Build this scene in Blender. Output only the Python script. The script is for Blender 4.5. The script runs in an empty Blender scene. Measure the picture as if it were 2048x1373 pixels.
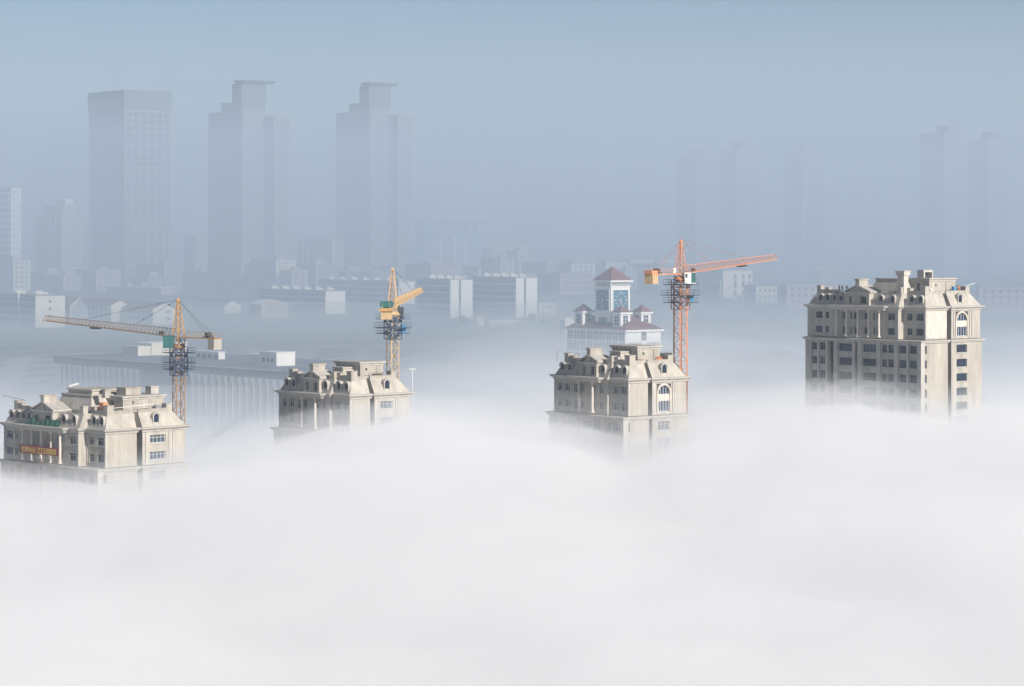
import bpy, math, random
from mathutils import Vector, Matrix, noise
R = math.radians
S = bpy.context.scene
COL = S.collection
random.seed(7)

# ------------------------------------------------------------------ camera
F, HZ, CZ = 5000.0, 480.0, 100.0          # focal length and horizon in photo pixels, eye height
cam = bpy.data.objects.new('camera', bpy.data.cameras.new('camera'))
COL.objects.link(cam)
cam.location = (0, 0, CZ)
cam.rotation_euler = (R(90), 0, 0)
cam.data.sensor_width = 36
cam.data.lens = F / 2048 * 36
cam.data.shift_y = (HZ - 686.5) / 2048
cam.data.clip_start, cam.data.clip_end = 1, 12000
S.camera = cam

# ------------------------------------------------------------------ sky and sun
SUN_AZ, SUN_EL = 139, 25                   # degrees clockwise from +Y (view direction), elevation
w = bpy.data.worlds.new("World"); S.world = w; w.use_nodes = True
sky = w.node_tree.nodes.new('ShaderNodeTexSky'); sky.sky_type = 'NISHITA'; sky.sun_disc = False
sky.air_density, sky.dust_density, sky.ozone_density = 0.8, 0.4, 3.0
sky.sun_elevation, sky.sun_rotation = R(SUN_EL), R(SUN_AZ)
bg = w.node_tree.nodes['Background']; bg.inputs[1].default_value = 0.05
w.node_tree.links.new(sky.outputs[0], bg.inputs[0])
sl = bpy.data.lights.new('sun', 'SUN'); sl.energy = 5.0; sl.angle = R(0.5); sl.color = (1, .93, .84)
so = bpy.data.objects.new('sun', sl); COL.objects.link(so)
so.rotation_euler = Vector((math.sin(R(SUN_AZ)) * math.cos(R(SUN_EL)), math.cos(R(SUN_AZ)) * math.cos(R(SUN_EL)), math.sin(R(SUN_EL)))).to_track_quat('Z', 'Y').to_euler()
S.view_settings.view_transform = 'Standard'; S.view_settings.look = 'None'
S.view_settings.gamma = 1; S.view_settings.exposure = 0.5
S.cycles.volume_bounces = 8; S.cycles.max_bounces = 12

def at(px, py, D):
    return Vector(((px - 1024) / F * D, D, CZ - (py - HZ) / F * D))

def ground_z(y):
    if y < 650: return 0.0
    if y < 930:
        t = (y - 650) / 280; return 60 * t * t * (3 - 2 * t)
    if y < 1500: return 60 + (y - 930) * 10 / 570
    return 70 + (y - 1500) * 0.008

# ------------------------------------------------------------------ materials
def mat(name, col, rough=.8, var=.12, scale=1.5, stretch=.25, metal=0, spec=.5, bump=0):
    m = bpy.data.materials.new(name); m.use_nodes = True
    t = m.node_tree; b = t.nodes['Principled BSDF']
    b.inputs['Roughness'].default_value = rough; b.inputs['Metallic'].default_value = metal
    b.inputs['Specular IOR Level'].default_value = spec
    if var:
        tc = t.nodes.new('ShaderNodeTexCoord'); mp = t.nodes.new('ShaderNodeMapping'); mp.inputs['Scale'].default_value = (1, 1, stretch)
        n = t.nodes.new('ShaderNodeTexNoise'); n.inputs['Scale'].default_value = scale; n.inputs['Detail'].default_value = 6; n.inputs['Roughness'].default_value = .65
        r = t.nodes.new('ShaderNodeMapRange'); r.inputs[1].default_value = .3; r.inputs[2].default_value = .7; r.inputs[3].default_value = 1 - var; r.inputs[4].default_value = 1 + var
        mx = t.nodes.new('ShaderNodeVectorMath'); mx.operation = 'SCALE'; mx.inputs[0].default_value = col
        L = t.links.new
        L(tc.outputs['Object'], mp.inputs[0]); L(mp.outputs[0], n.inputs[0]); L(n.outputs[0], r.inputs[0]); L(r.outputs[0], mx.inputs['Scale']); L(mx.outputs[0], b.inputs['Base Color'])
        if bump:
            bp = t.nodes.new('ShaderNodeBump'); bp.inputs['Strength'].default_value = bump; bp.inputs['Distance'].default_value = .05
            L(n.outputs[0], bp.inputs['Height']); L(bp.outputs[0], b.inputs['Normal'])
    else:
        b.inputs['Base Color'].default_value = (*col, 1)
    return m

M = {
 'render': mat('cement_render', (.345, .32, .28), .9, .26, .55, .16, bump=.2),
 'render2': mat('cement_trim', (.39, .37, .34), .9, .18, 1.2, .4, bump=.2),
 'plaster': mat('fresh_plaster', (.50, .45, .40), .9, .2, .9, .5, bump=.2),
 'roofing': mat('mansard_cement', (.38, .355, .315), .9, .24, .6, .35, bump=.2),
 'flat': mat('flat_roof', (.26, .24, .22), .95, .2, .4, 1),
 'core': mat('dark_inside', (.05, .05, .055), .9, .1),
 'frame': mat('window_frame', (.55, .55, .55), .5, .05),
 'glass_a': mat('glass_dark', (.012, .022, .045), .3, 0, spec=.25),
 'glass_b': mat('glass_blue', (.02, .04, .075), .3, 0, spec=.3),
 'glass_c': mat('glass_grey', (.05, .07, .09), .35, 0, spec=.3),
 'orange': mat('orange_steel', (.50, .22, .115), .55, .15, 2),
 'yellow': mat('yellow_steel', (.44, .25, .08), .55, .2, 2),
 'yellow2': mat('faded_yellow_steel', (.50, .35, .19), .55, .2, 2),
 'blue_steel': mat('dark_blue_steel', (.03, .06, .12), .55, .15, 2),
 'rust_yellow': mat('rusty_yellow_steel', (.27, .16, .08), .65, .25, 2),
 'rust_steel': mat('rusty_steel', (.28, .12, .07), .7, .2, 2),
 'dark': mat('dark_steel', (.035, .04, .05), .6, .1),
 'green': mat('cab_green', (.02, .11, .105), .5, .1),
 'white': mat('white_paint', (.75, .74, .70), .6, .06),
 'cyan': mat('blue_box', (.04, .28, .55), .6, .1),
 'concrete': mat('concrete_block', (.33, .31, .28), .9, .15),
 'red': mat('red_banner', (.28, .035, .06), .8, .1),
 'gold': mat('banner_yellow', (.62, .50, .12), .8, .05),
 'net': mat('green_netting', (.03, .12, .08), .9, .3, 3, 1),
 'brick': mat('orange_brick', (.50, .20, .09), .9, .25, 6, 1),
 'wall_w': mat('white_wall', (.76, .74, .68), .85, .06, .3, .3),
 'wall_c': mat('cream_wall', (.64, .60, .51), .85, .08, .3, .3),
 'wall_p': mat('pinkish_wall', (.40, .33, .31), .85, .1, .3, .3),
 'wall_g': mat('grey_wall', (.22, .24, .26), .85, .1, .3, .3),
 'wall_b': mat('blue_cladding', (.07, .17, .30), .6, .1, .3, .3),
 'hall': mat('hall_wall', (.17, .19, .21), .85, .1, .3, .3),
 'pillar': mat('pillar_stone', (.66, .65, .61), .85, .1, .3, .3),
 'tile': mat('purple_red_tile', (.18, .085, .085), .85, .15, 2, 1),
 'tower_g': mat('tower_glass', (.04, .07, .09), .25, .1, .2, .3, spec=.6),
 'tower_w': mat('tower_wall', (.17, .20, .22), .8, .1, .2, .3),
 'tower_f': mat('tower_frame', (.22, .245, .26), .8, .1, .2, .3),
 'tower_d': mat('tower_dark_wall', (.085, .11, .13), .8, .1, .2, .3),
 'dial': mat('clock_face_blue', (.035, .13, .20), .5, .05),
 'hand': mat('clock_hand', (.50, .25, .42), .5, .05),
 'skin': mat('skin', (.45, .28, .2), .6, .05),
 'cloth': mat('dark_work_clothes', (.035, .035, .045), .9, .1),
 'helmet': mat('helmet', (.09, .06, .055), .5, .05),
 'grass': mat('grass', (.055, .105, .065), .95, .3, .03, 1),
 'road': mat('asphalt', (.075, .075, .08), .9, .1, .3, 1),
 'path': mat('pale_paving', (.24, .23, .22), .9, .1, .3, 1),
 'leaf': mat('leaf', (.045, .085, .035), .8, .3, .5, 1),
 'bark': mat('bark', (.10, .08, .06), .9, .2, 3, .2),
}

# ------------------------------------------------------------------ mesh builder
class MB:
    def __init__(s): s.v = []; s.f = []
    def face(s, *pts):
        b = len(s.v); s.v += [tuple(p) for p in pts]; s.f.append(tuple(range(b, b + len(pts)))); return s
    def loft(s, a, b, caps=True):
        k = len(a); n = len(s.v); s.v += [tuple(p) for p in a] + [tuple(p) for p in b]
        for i in range(k): s.f.append((n + i, n + (i + 1) % k, n + k + (i + 1) % k, n + k + i))
        if caps: s.f.append(tuple(range(n + k - 1, n - 1, -1))); s.f.append(tuple(range(n + k, n + 2 * k)))
        return s
    def frus(s, x0, x1, y0, y1, z0, z1, ix0=0, ix1=0, iy0=0, iy1=0):
        a = [(x0, y0, z0), (x1, y0, z0), (x1, y1, z0), (x0, y1, z0)]
        b = [(x0 + ix0, y0 + iy0, z1), (x1 - ix1, y0 + iy0, z1), (x1 - ix1, y1 - iy1, z1), (x0 + ix0, y1 - iy1, z1)]
        return s.loft(a, b)
    def box(s, x0, x1, y0, y1, z0, z1): return s.frus(x0, x1, y0, y1, z0, z1)
    def bar(s, p, q, r=.05, n=4, r2=None):
        p, q = Vector(p), Vector(q); d = (q - p)
        if d.length < 1e-6: return s
        d.normalize(); u = d.cross(Vector((0, 0, 1)) if abs(d.z) < .95 else Vector((1, 0, 0))).normalized(); v = d.cross(u)
        r2 = r if r2 is None else r2
        ring = lambda c, rr: [c + (u * math.cos(2 * math.pi * (i + .5) / n) + v * math.sin(2 * math.pi * (i + .5) / n)) * rr for i in range(n)]
        return s.loft(ring(p, r), ring(q, r2))
    def prism(s, poly, z0, z1): return s.loft([(x, y, z0) for x, y in poly], [(x, y, z1) for x, y in poly])
    def mesh(s, name, m):
        me = bpy.data.meshes.new(name); me.from_pydata(s.v, [], s.f); me.materials.append(M[m] if isinstance(m, str) else m); me.update(); return me
    def build(s, name, m, parent=None, loc=None, rz=0, smooth=False):
        o = bpy.data.objects.new(name, s.mesh(name, m)); COL.objects.link(o)
        if parent: o.parent = parent
        if loc is not None: o.location = loc
        o.rotation_euler.z = rz
        if smooth:
            for p in o.data.polygons: p.use_smooth = True
        return o

def link(name, me, parent=None, loc=(0, 0, 0), rz=0):
    o = bpy.data.objects.new(name, me); COL.objects.link(o); o.parent = parent; o.location = loc; o.rotation_euler.z = rz; return o
def tag(o, label=None, cat=None, group=None, kind=None):
    for k, v in (('label', label), ('category', cat), ('group', group), ('kind', kind)):
        if v: o[k] = v
    return o
def thing(name, label, cat, loc, rz=0, group=None):
    o = bpy.data.objects.new(name, None); COL.objects.link(o); o.location = loc; o.rotation_euler.z = rz
    return tag(o, label, cat, group)

def offset_poly(poly, d):
    k = len(poly); out = []
    for i in range(k):
        p0, p1, p2 = Vector(poly[i - 1]), Vector(poly[i]), Vector(poly[(i + 1) % k])
        d1, d2 = (p1 - p0).normalized(), (p2 - p1).normalized()
        n1, n2 = Vector((d1.y, -d1.x)), Vector((d2.y, -d2.x))
        out.append(tuple(p1 + (n1 + n2) * (d / max(.2, 1 + n1.dot(n2)))))
    return out
def moulding(mb, poly, prof):
    rings = [[(x, y, z) for x, y in offset_poly(poly, o)] for o, z in prof]
    for a, b in zip(rings, rings[1:]): mb.loft(a, b, False)
    for ring, rev in ((rings[0], 1), (rings[-1], 0)):
        mb.face(*(ring[::-1] if rev else ring))

def wall_poly(mb, poly, z0, z1, ops, depth=.35):
    """vertical walls round a CCW footprint; ops: list of (edge, u0, u1, z0, z1) openings with reveals."""
    k = len(poly)
    for e in range(k):
        A, B = Vector((*poly[e], 0)), Vector((*poly[(e + 1) % k], 0))
        U = (B - A); Lh = U.length; U.normalize(); N = Vector((U.y, -U.x, 0))
        P = lambda u, z, d=0: A + U * u + Vector((0, 0, z)) - N * d
        oo = [o for o in ops if o[0] == e]
        us = sorted({0, Lh, *[q for o in oo for q in o[1:3]]}); zs = sorted({z0, z1, *[q for o in oo for q in o[3:5]]})
        for i in range(len(us) - 1):
            run = None
            for j in range(len(zs) - 1):
                cu, cz = (us[i] + us[i + 1]) / 2, (zs[j] + zs[j + 1]) / 2
                hole = any(o[1] < cu < o[2] and o[3] < cz < o[4] for o in oo)
                if not hole: run = zs[j] if run is None else run
                if run is not None and (hole or j == len(zs) - 2):
                    zt = zs[j] if hole else zs[j + 1]
                    mb.face(P(us[i], run), P(us[i + 1], run), P(us[i + 1], zt), P(us[i], zt)); run = None
        for _, u0, u1, a, b in oo:
            q = [(u0, a), (u1, a), (u1, b), (u0, b)]
            for i in range(4):
                (ua, za), (ub, zb) = q[i], q[(i + 1) % 4]
                mb.face(P(ua, za), P(ub, zb), P(ub, zb, depth), P(ua, za, depth))

WIN = {}
def window_mesh(w, h, style, fm):
    key = (round(w, 2), round(h, 2), style, fm)
    if key not in WIN:
        f = MB(); t = .09
        f.box(0, w, 0, .1, 0, t); f.box(0, w, 0, .1, h - t, h); f.box(0, t, 0, .1, t, h - t); f.box(w - t, w, 0, .1, t, h - t)
        n = {'bare': 0, 'one': 1}.get(style, max(1, round(w / .95) - 1))
        for i in range(n):
            x = w * (i + 1) / (n + 1); f.box(x - .04, x + .04, .01, .09, t, h - t)
        if style != 'bare' and h > 1.3: f.box(t, w - t, .012, .088, h * .68 - .035, h * .68 + .035)
        WIN[key] = (f.mesh('window', fm), {g: MB().box(t * .5, w - t * .5, .11, .13, t * .5, h - t * .5).mesh('pane', g) for g in ('glass_a', 'glass_b', 'glass_c')})
    return WIN[key]
rw = random.Random(3)
SILL = {}
def put_window(root, poly, op, depth=.22, style='mull', fm='frame', glass=None, sill=True):
    e, u0, u1, z0, z1 = op
    A, B = Vector((*poly[e], 0)), Vector((*poly[(e + 1) % len(poly)], 0)); U = (B - A).normalized(); N = Vector((U.y, -U.x, 0))
    fr, pn = window_mesh(u1 - u0, z1 - z0, style, fm)
    o = link('window', fr, root, A + U * u0 + Vector((0, 0, z0)) - N * depth, math.atan2(U.y, U.x))
    link('pane', pn[glass or rw.choice(('glass_a', 'glass_a', 'glass_b', 'glass_b', 'glass_c'))], o)
    if sill:
        k = round(u1 - u0, 2), depth
        if k not in SILL: SILL[k] = MB().box(-.1, k[0] + .1, -depth - .14, -depth - .004, -.16, -.002).mesh('sill', 'render2')
        link('sill', SILL[k], o)
    return o

def arch(w, h, n=10):
    r = w / 2; pts = [(-r, 0), (r, 0)]
    for i in range(n + 1):
        a = math.pi * i / n; pts.append((r * math.cos(a), h - r + r * math.sin(a)))
    return pts
def dormer(root, loc, rz, w=1.5, h=2.15, deep=1.7):
    """round-headed dormer, front at local y=0 facing -y"""
    o, i = arch(w, h), arch(w - .42, h - .21); f = MB()
    P = lambda pts, y, dz=0: [(x, y, z + dz) for x, z in pts]
    f.loft(P(o, 0), P(o, deep), False)
    k = len(o)
    for q in range(k):
        if q == 0: continue
        a, b = o[q], o[(q + 1) % k]; c, d = i[(q + 1) % k], i[q]
        f.face((a[0], 0, a[1]), (b[0], 0, b[1]), (c[0], 0, c[1]), (d[0], 0, d[1]))
        f.face((d[0], 0, d[1]), (c[0], 0, c[1]), (c[0], .25, c[1]), (d[0], .25, d[1]))
    a2, b2 = arch(w + .3, h + .14), arch(w + .02, h + .005)
    for q in range(2, k - 1):       # hood moulding over the arch
        for A, B in ((a2, b2),):
            f.loft([(A[q][0], -.14, A[q][1]), (A[q + 1][0], -.14, A[q + 1][1]), (B[q + 1][0], -.14, B[q + 1][1]), (B[q][0], -.14, B[q][1])],
                   [(A[q][0], .5, A[q][1]), (A[q + 1][0], .5, A[q + 1][1]), (B[q + 1][0], .5, B[q + 1][1]), (B[q][0], .5, B[q][1])])
    f.box(-w / 2 - .12, w / 2 + .12, -.12, .2, -.14, -.003)
    d = f.build('dormer', 'render2', root, loc, rz)
    g = MB(); g.face(*P(i, .22)); g.build('pane', 'glass_a', d)
    return d

def turned_column(root, x, y, z0, z1, r=.27):
    f = MB(); n = 12
    prof = [(r * 1.6, z0), (r * 1.6, z0 + .18), (r * 1.15, z0 + .3), (r, z0 + .45), (r * .97, z0 + (z1 - z0) * .4), (r * .84, z1 - .5), (r * .84, z1 - .42), (r * 1.1, z1 - .36), (r * 1.35, z1 - .16), (r * 1.5, z1 - .14), (r * 1.5, z1)]
    ring = lambda rr, z: [(x + rr * math.cos(2 * math.pi * i / n), y + rr * math.sin(2 * math.pi * i / n), z) for i in range(n)]
    for (ra, za), (rb, zb) in zip(prof, prof[1:]): f.loft(ring(ra, za), ring(rb, zb), False)
    return f.build('column', 'plaster', root, smooth=False)

def pylon(root, x, y, z, s=1.3, h=1.5, sy=None):
    sy = sy or s
    f = MB().box(x - s / 2, x + s / 2, y - sy / 2, y + sy / 2, z - .2, z + h); f.box(x - s / 2 - .1, x + s / 2 + .1, y - sy / 2 - .1, y + sy / 2 + .1, z + h + .002, z + h + .16)
    return f.build('corner_pylon', 'render', root)

# ------------------------------------------------------------------ the four unfinished residential towers
FLOOR = 3.2
def residential_tower(sp):
    W, L = sp['W'], sp['L']; y1, y2 = sp['wing'], L; c = sp['centre']   # centre plane at x = -c
    near = sp['at']; zc = near.z                                         # cornice top above the valley floor
    root = thing('residential_tower', sp['label'], 'building', (near.x, near.y, 0), R(sp['phi']), 'unfinished residential towers above the fog')
    s0, s1 = sp['slot']; b1 = sp['bay_end']
    up = [(0, 0), (s0, 0), (s0, 2.2), (s1, 2.2), (s1, -.25), (b1, -.25), (b1, 0), (W, 0), (W, L), (-c, L), (-c, y1), (0, y1)]
    zb = zc - 7.3
    ops = []; wins = []
    def L_op(y0, y1_, z0, z1, plane):                 # openings on the long left-hand fronts, given by distance from the corner
        e, ystart = (11, y1) if plane == 'wing' else (9, L)
        return (e, ystart - y1_, ystart - y0, z0, z1)
    rows = [(zc - 3.15, zc - 1.6), (zc - 6.4, zc - 4.85)]
    for (a, b) in rows:
        for q in sp['wing_w']: ops.append(L_op(*q, a, b, 'wing')); wins.append((ops[-1], 'mull'))
        for q in sp['mid_w']: ops.append(L_op(*q, a - .25 * (q in sp.get('tall', ())), b, 'mid')); wins.append((ops[-1], 'mull' if q[1] - q[0] > 1.2 else 'one'))
        ops.append((2, .2, s1 - s0 - .2, a, b)); wins.append((ops[-1], 'one'))
    x0, x1 = sp['bay_w']; u0, u1 = x0 - s1, x1 - s1
    if not sp['arch']:
        for (a, b) in rows: ops.append((4, u0, u1, a, b)); wins.append((ops[-1], 'mull'))
    else:
        ops.append((4, u0 - .35, u1 + .35, zc - 6.75, zc - 1.25))
    f = MB(); wall_poly(f, up, zb, zc - .5, ops)
    f.build('upper_wall', 'render', root)
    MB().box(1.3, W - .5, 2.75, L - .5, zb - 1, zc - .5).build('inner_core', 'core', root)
    # lower block
    lx = -c - sp['proj']; lo = [(lx, -.3), (s0, -.3), (s0, 1.9), (s1, 1.9), (s1, -.3), (W + .25, -.3), (W + .25, L + .7), (lx, L + .7)]
    zl = zb - .55; nfl = sp['floors']; lops = []; lw = []
    for k in range(nfl):
        a, b = zl - 2.55 - FLOOR * k, zl - .75 - FLOOR * k
        for q in sp['low_w']:
            o = (7, L + .7 - q[1], L + .7 - q[0], a, b); lops.append(o); lw.append((o, 'mull' if q[1] - q[0] > 1.1 else 'one'))
        for q in sp['low_r']:
            e, off = (0, lx) if q[1] <= s0 else (4, s1)
            o = (e, q[0] - off, q[1] - off, a, b); lops.append(o); lw.append((o, 'mull'))
        o = (2, .2, s1 - s0 - .2, a, b); lops.append(o); lw.append((o, 'one'))
    for q in sp['recess']: lops.append((7, L + .7 - q[1], L + .7 - q[0], zl - 2.55 - FLOOR * (nfl - 1), zl - .4))
    f = MB(); wall_poly(f, lo, 0, zl, lops, .9); f.build('lower_wall', 'render', root)
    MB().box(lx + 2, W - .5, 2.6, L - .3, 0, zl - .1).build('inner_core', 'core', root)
    for (o, st) in wins: put_window(root, up, o, .24, st if sp['glazed'] else ('bare' if rw.random() < .5 else st), sp.get('fm', 'frame'))
    for (o, st) in lw: put_window(root, lo, o, .28, st if sp['glazed'] or rw.random() < .4 else 'bare', sp.get('fm', 'frame'))
    # piers and sills of the lower block
    for q in sp['piers']: MB().box(lx - .28, lx - .003, q[0], q[1], 0, zl - .003).build('pier', 'render2', root)
    MB().box(lx - .28, lx + 1.0, -.55, -.303, 0, zl - .004).build('pier', 'render2', root)
    f = MB(); moulding(f, lo, [(.01, zl - .25), (.3, zl - .18), (.3, zl), (.55, zl + .12), (.55, zl + .34), (0, zl + .44)]); f.build('lower_cornice', 'render2', root)
    f = MB()
    prof = [(.02, zc - .95), (.22, zc - .9), (.25, zc - .62), (.5, zc - .5), (.75, zc - .28), (.78, zc - .04), (.0, zc)]
    moulding(f, up, prof); f.build('cornice', 'render2', root)
    # corner pilasters on the upper storeys
    f = MB()
    for (xa, xb, ya, yb) in [(-.1, .45, -.1, .0 - .003), (-.1, -.003, -.003, .45), (-.1, -.003, y1 - .45, y1 + .0), (-c - .1, -c - .003, y1, y1 + .45), (-c - .1, -c - .003, L - .45, L + .1), (b1 - .35, b1 + .1, -.4, -.253), (s1 - .1, s1 + .35, -.4, -.253), (x0 - 1.15, x0 - .75, -.42, -.254), (x1 + .75, x1 + 1.15, -.42, -.254)]:
        MB().box(xa, xb, ya, yb, zb, zc - .97).build('pilaster', 'render2', root)
    if sp.get('panel'): MB().box(.5, s0 - .05, -.03, -.003, zb + .35, zc - 1).build('plaster_panel', 'plaster', root)
    # arched two-storey window in the bay
    if sp['arch']:
        w_, cx = u1 - u0, (x0 + x1) / 2; f = MB(); ar = arch(w_, 5.2, 14); ou = [(x, z) for x, z in arch(w_ + .7, 5.55, 14)]
        zz = zc - 6.75
        for q in range(1, len(ar)):
            A, B = ou[q], ou[(q + 1) % len(ou)]; C_, D_ = ar[(q + 1) % len(ar)], ar[q]
            if q == len(ar) - 1: B, C_ = ou[0], ar[0]
            T = lambda p, y: (cx + p[0], y, zz + p[1])
            f.loft([T(A, -.42), T(B, -.42), T(C_, -.42), T(D_, -.42)], [T(A, .1), T(B, .1), T(C_, .1), T(D_, .1)])
        o = f.build('arch_surround', 'plaster', root)
        zs = zz + 3.35
        MB().box(cx - w_ / 2, cx + w_ / 2, -.2, .05, zz + 2.1, zs).build('arch_panel', 'plaster', root)
        top = [(x, z) for x, z in arch(w_, 5.2 - 3.35, 14)]
        for (nm, poly2, zo) in (('arched_window', top, zs), ('window', [(-w_ / 2, 0), (w_ / 2, 0), (w_ / 2, 2.1), (-w_ / 2, 2.1)], zz)):
            g = MB(); hh = max(z for _, z in poly2)
            for xx in (-w_ / 2 + .05, -w_ / 4, 0, w_ / 4, w_ / 2 - .05):
                zt = hh if len(poly2) == 4 else max(.3, hh - w_ / 2 + math.sqrt(max(0, (w_ / 2) ** 2 - xx * xx)))
                g.box(cx + xx - .05, cx + xx + .05, -.05, .03, zo, zo + zt)
            g.box(cx - w_ / 2, cx + w_ / 2, -.052, .028, zo + .002, zo + .1)
            wn = g.build(nm, 'frame', root)
            MB().face(*[(cx + x, .06, zo + z) for x, z in poly2]).build('pane', 'glass_b', wn)
        MB().box(cx - w_ / 2 - .4, cx + w_ / 2 + .4, .1, .14, zz - .1, zc - 1.2).build('spandrel', 'core', root)
    # portico
    pa, pb = sp['portico']; px_ = -c - 1.25
    f = MB(); pp = [(px_ - .1, pa), (-c + .1, pa), (-c + .1, pb), (px_ - .1, pb)]
    moulding(f, pp, [(.0, zc - 1.0), (.06, zc - .93), (.2, zc - .64), (.52, zc - .49), (.74, zc - .27), (.80, zc - .02), (0, zc + .03)])
    f.build('entablature', 'render2', root)
    for yy in sp['cols']: turned_column(root, px_ + .25, yy, zb + .3, zc - .98)
    # mansard roof
    H = 2.75; zt = zc + H; f = MB(); e = .02
    f.frus(.05, s0, .05, y1, zc - .02, zt, 1.25, 0, 1.15, 0)
    f.frus(s1, W - .05, -.2, y1, zc - .02, zt, 0, 2.3, 1.4, 0)
    f.frus(-c + .05, W - .1, 2.3 if c < .1 else y1 - .0, L - .05, zc - .03, zt - e, 1.15, 2.25, 0, 1.6)
    f.box(s0 - .5, s1 + .5, 2.35, y1 - .01, zc - .03, zt - .06)
    f.build('mansard_roof', 'roofing', root)
    # parapets with pylons
    T, Hh = .3, .55
    def par(xa, xb, ya, yb): MB().box(xa, xb, ya, yb, zt - .05, zt + Hh).box(xa - .07, xb + .07, ya - .07, yb + .07, zt + Hh + .002, zt + Hh + .12).build('parapet', 'render', root)
    par(2.1, s0 - .02, 1.18, 1.48); par(s1 + .02, W - 3.7, 1.2, 1.5); par(1.28, 1.58, 2.2, y1 - .8); par(-c + 1.2, -c + 1.5, y1 + 1.3, pa + .8); par(-c + 1.2, -c + 1.5, pb - .6, L - 2.9)
    for (x, y, s, h) in [(1.95, 1.85, 1.5, 1.55), (W - 3.05, 1.85, 1.4, 1.35), (1.9, y1 - .2, 1.1, 1.1), (-c + 1.75, y1 + .8, 1.1, 1.3), (-c + 1.75, L - 2.3, 1.2, 1.35), (-c + 1.75, pb + (L - pb) * .42, 1.1, .95)]:
        pylon(root, x, y, zt, s, h)
    # dormers
    for y in sp['dormer_wing']: dormer(root, (.25, y, zc + .28), R(-90))
    for y in sp['dormer_mid']: dormer(root, (-c + .25, y, zc + .28), R(-90))
    for x in sp['dormer_r']: dormer(root, (x, .0, zc + .35), 0, 1.6, 2.35)
    # attic front with its pediment over the portico
    ga, gb = sp['gable']; gx = -c - .35; gm = (ga + gb) / 2; zg = zc + 2.85
    wd = sp['gable_w']
    poly = [(gx, ga), (2.5 - c, ga), (2.5 - c, gb), (gx, gb)]
    gops = [(3, gb - q[1], gb - q[0], zc + .35, zc + 2.05) for q in wd]
    f = MB(); wall_poly(f, poly, zc - .01, zg, gops, .4)
    f.box(gx - .12, gx - .003, ga, ga + .55, zc + .05, zg - .003); f.box(gx - .12, gx - .003, gb - .55, gb, zc + .05, zg - .003)
    f.build('attic_front', 'render', root)
    for o in gops: put_window(root, poly, o, .3, 'bare', 'render', 'glass_a', False)
    f = MB(); moulding(f, poly, [(0, zg - .3), (.22, zg - .2), (.32, zg), (0, zg + .05)])
    hp = sp.get('ped_h', 1.5)
    tri = lambda x, m, z0: [(x, ga - m, z0), (x, gb + m, z0), (x, gm, z0 + hp * (1 + m / ((gb - ga) / 2)))]
    f.loft(tri(gx + .25, -.2, zg + .05), tri(4, -.2, zg + .05))
    for sgn, ye in ((-1, ga), (1, gb)):
        p, q = Vector((gx - .15, ye + sgn * .35, zg + .06)), Vector((gx - .15, gm, zg + hp + .12))
        p2, q2 = p + Vector((4.2, 0, 0)), q + Vector((4.2, 0, 0)); up_ = Vector((0, 0, .24))
        f.loft([p, q, q + up_, p + up_], [p2, q2, q2 + up_, p2 + up_])
    f.build('pediment', 'render2', root)
    f = MB().box(gx - .05, gx + 2.9, gm - .62, gm + .5, zg + .1, zg + hp + 1.35); f.box(gx - .25, gx + 3.1, gm - .8, gm + .7, zg + hp + 1.352, zg + hp + 1.6); f.build('chimney', 'render', root)
    # hipped attic
    for (xa, xb, ya, yb, h, ins) in sp['attic']:
        f = MB().frus(xa, xb, ya, yb, zt - .1, zt + h, ins, ins, ins * 1.25, ins); f.box(xa + ins - .25, xb - ins + .25, ya + ins * 1.25 - .25, yb - ins + .25, zt + h + .003, zt + h + .32); f.build('attic_roof', 'roofing', root)
    # penthouse
    xa, xb, ya, yb, h = sp['pent']
    pg = [(xa, ya), (xb, ya), (xb, yb), (xa, yb)]; po = [(3, (yb - ya) * .35, (yb - ya) * .35 + .9, zt + .2, zt + 2.2), (0, (xb - xa) * .22, (xb - xa) * .22 + .5, zt + 1.5, zt + 2.1)]
    f = MB(); wall_poly(f, pg, zt - .2, zt + h, po); f.box(xa + .5, xb - .5, ya + .5, yb - .5, zt - .1, zt + h - .01); f.box((xa + xb) / 2 + 1.2, (xa + xb) / 2 + 1.5, ya - .1, ya - .003, zt, zt + h - .003)
    pt = f.build('penthouse', 'render', root)
    f = MB(); moulding(f, pg, [(.0, zt + h - .4), (.12, zt + h - .3), (.12, zt + h), (.42, zt + h + .1), (.45, zt + h + .4), (.0, zt + h + .45)]); f.build('penthouse_slab', 'render2', pt)
    for o in po: put_window(pt, pg, o, .3, 'bare', 'render', 'glass_a', False).name = 'opening'
    for (xa, xb, ya, yb, z0, z1, m) in sp.get('blocks', []):
        f = MB().box(xa, xb, ya, yb, zt + z0, zt + z1); f.box(xa - .12, xb + .12, ya - .12, yb + .12, zt + z1 + .003, zt + z1 + .2); f.build('roof_block', m, root)
    root['top'] = zt
    return root, Matrix.Translation(root.location) @ Matrix.Rotation(root.rotation_euler.z, 4, 'Z'), zc, zt

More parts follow.
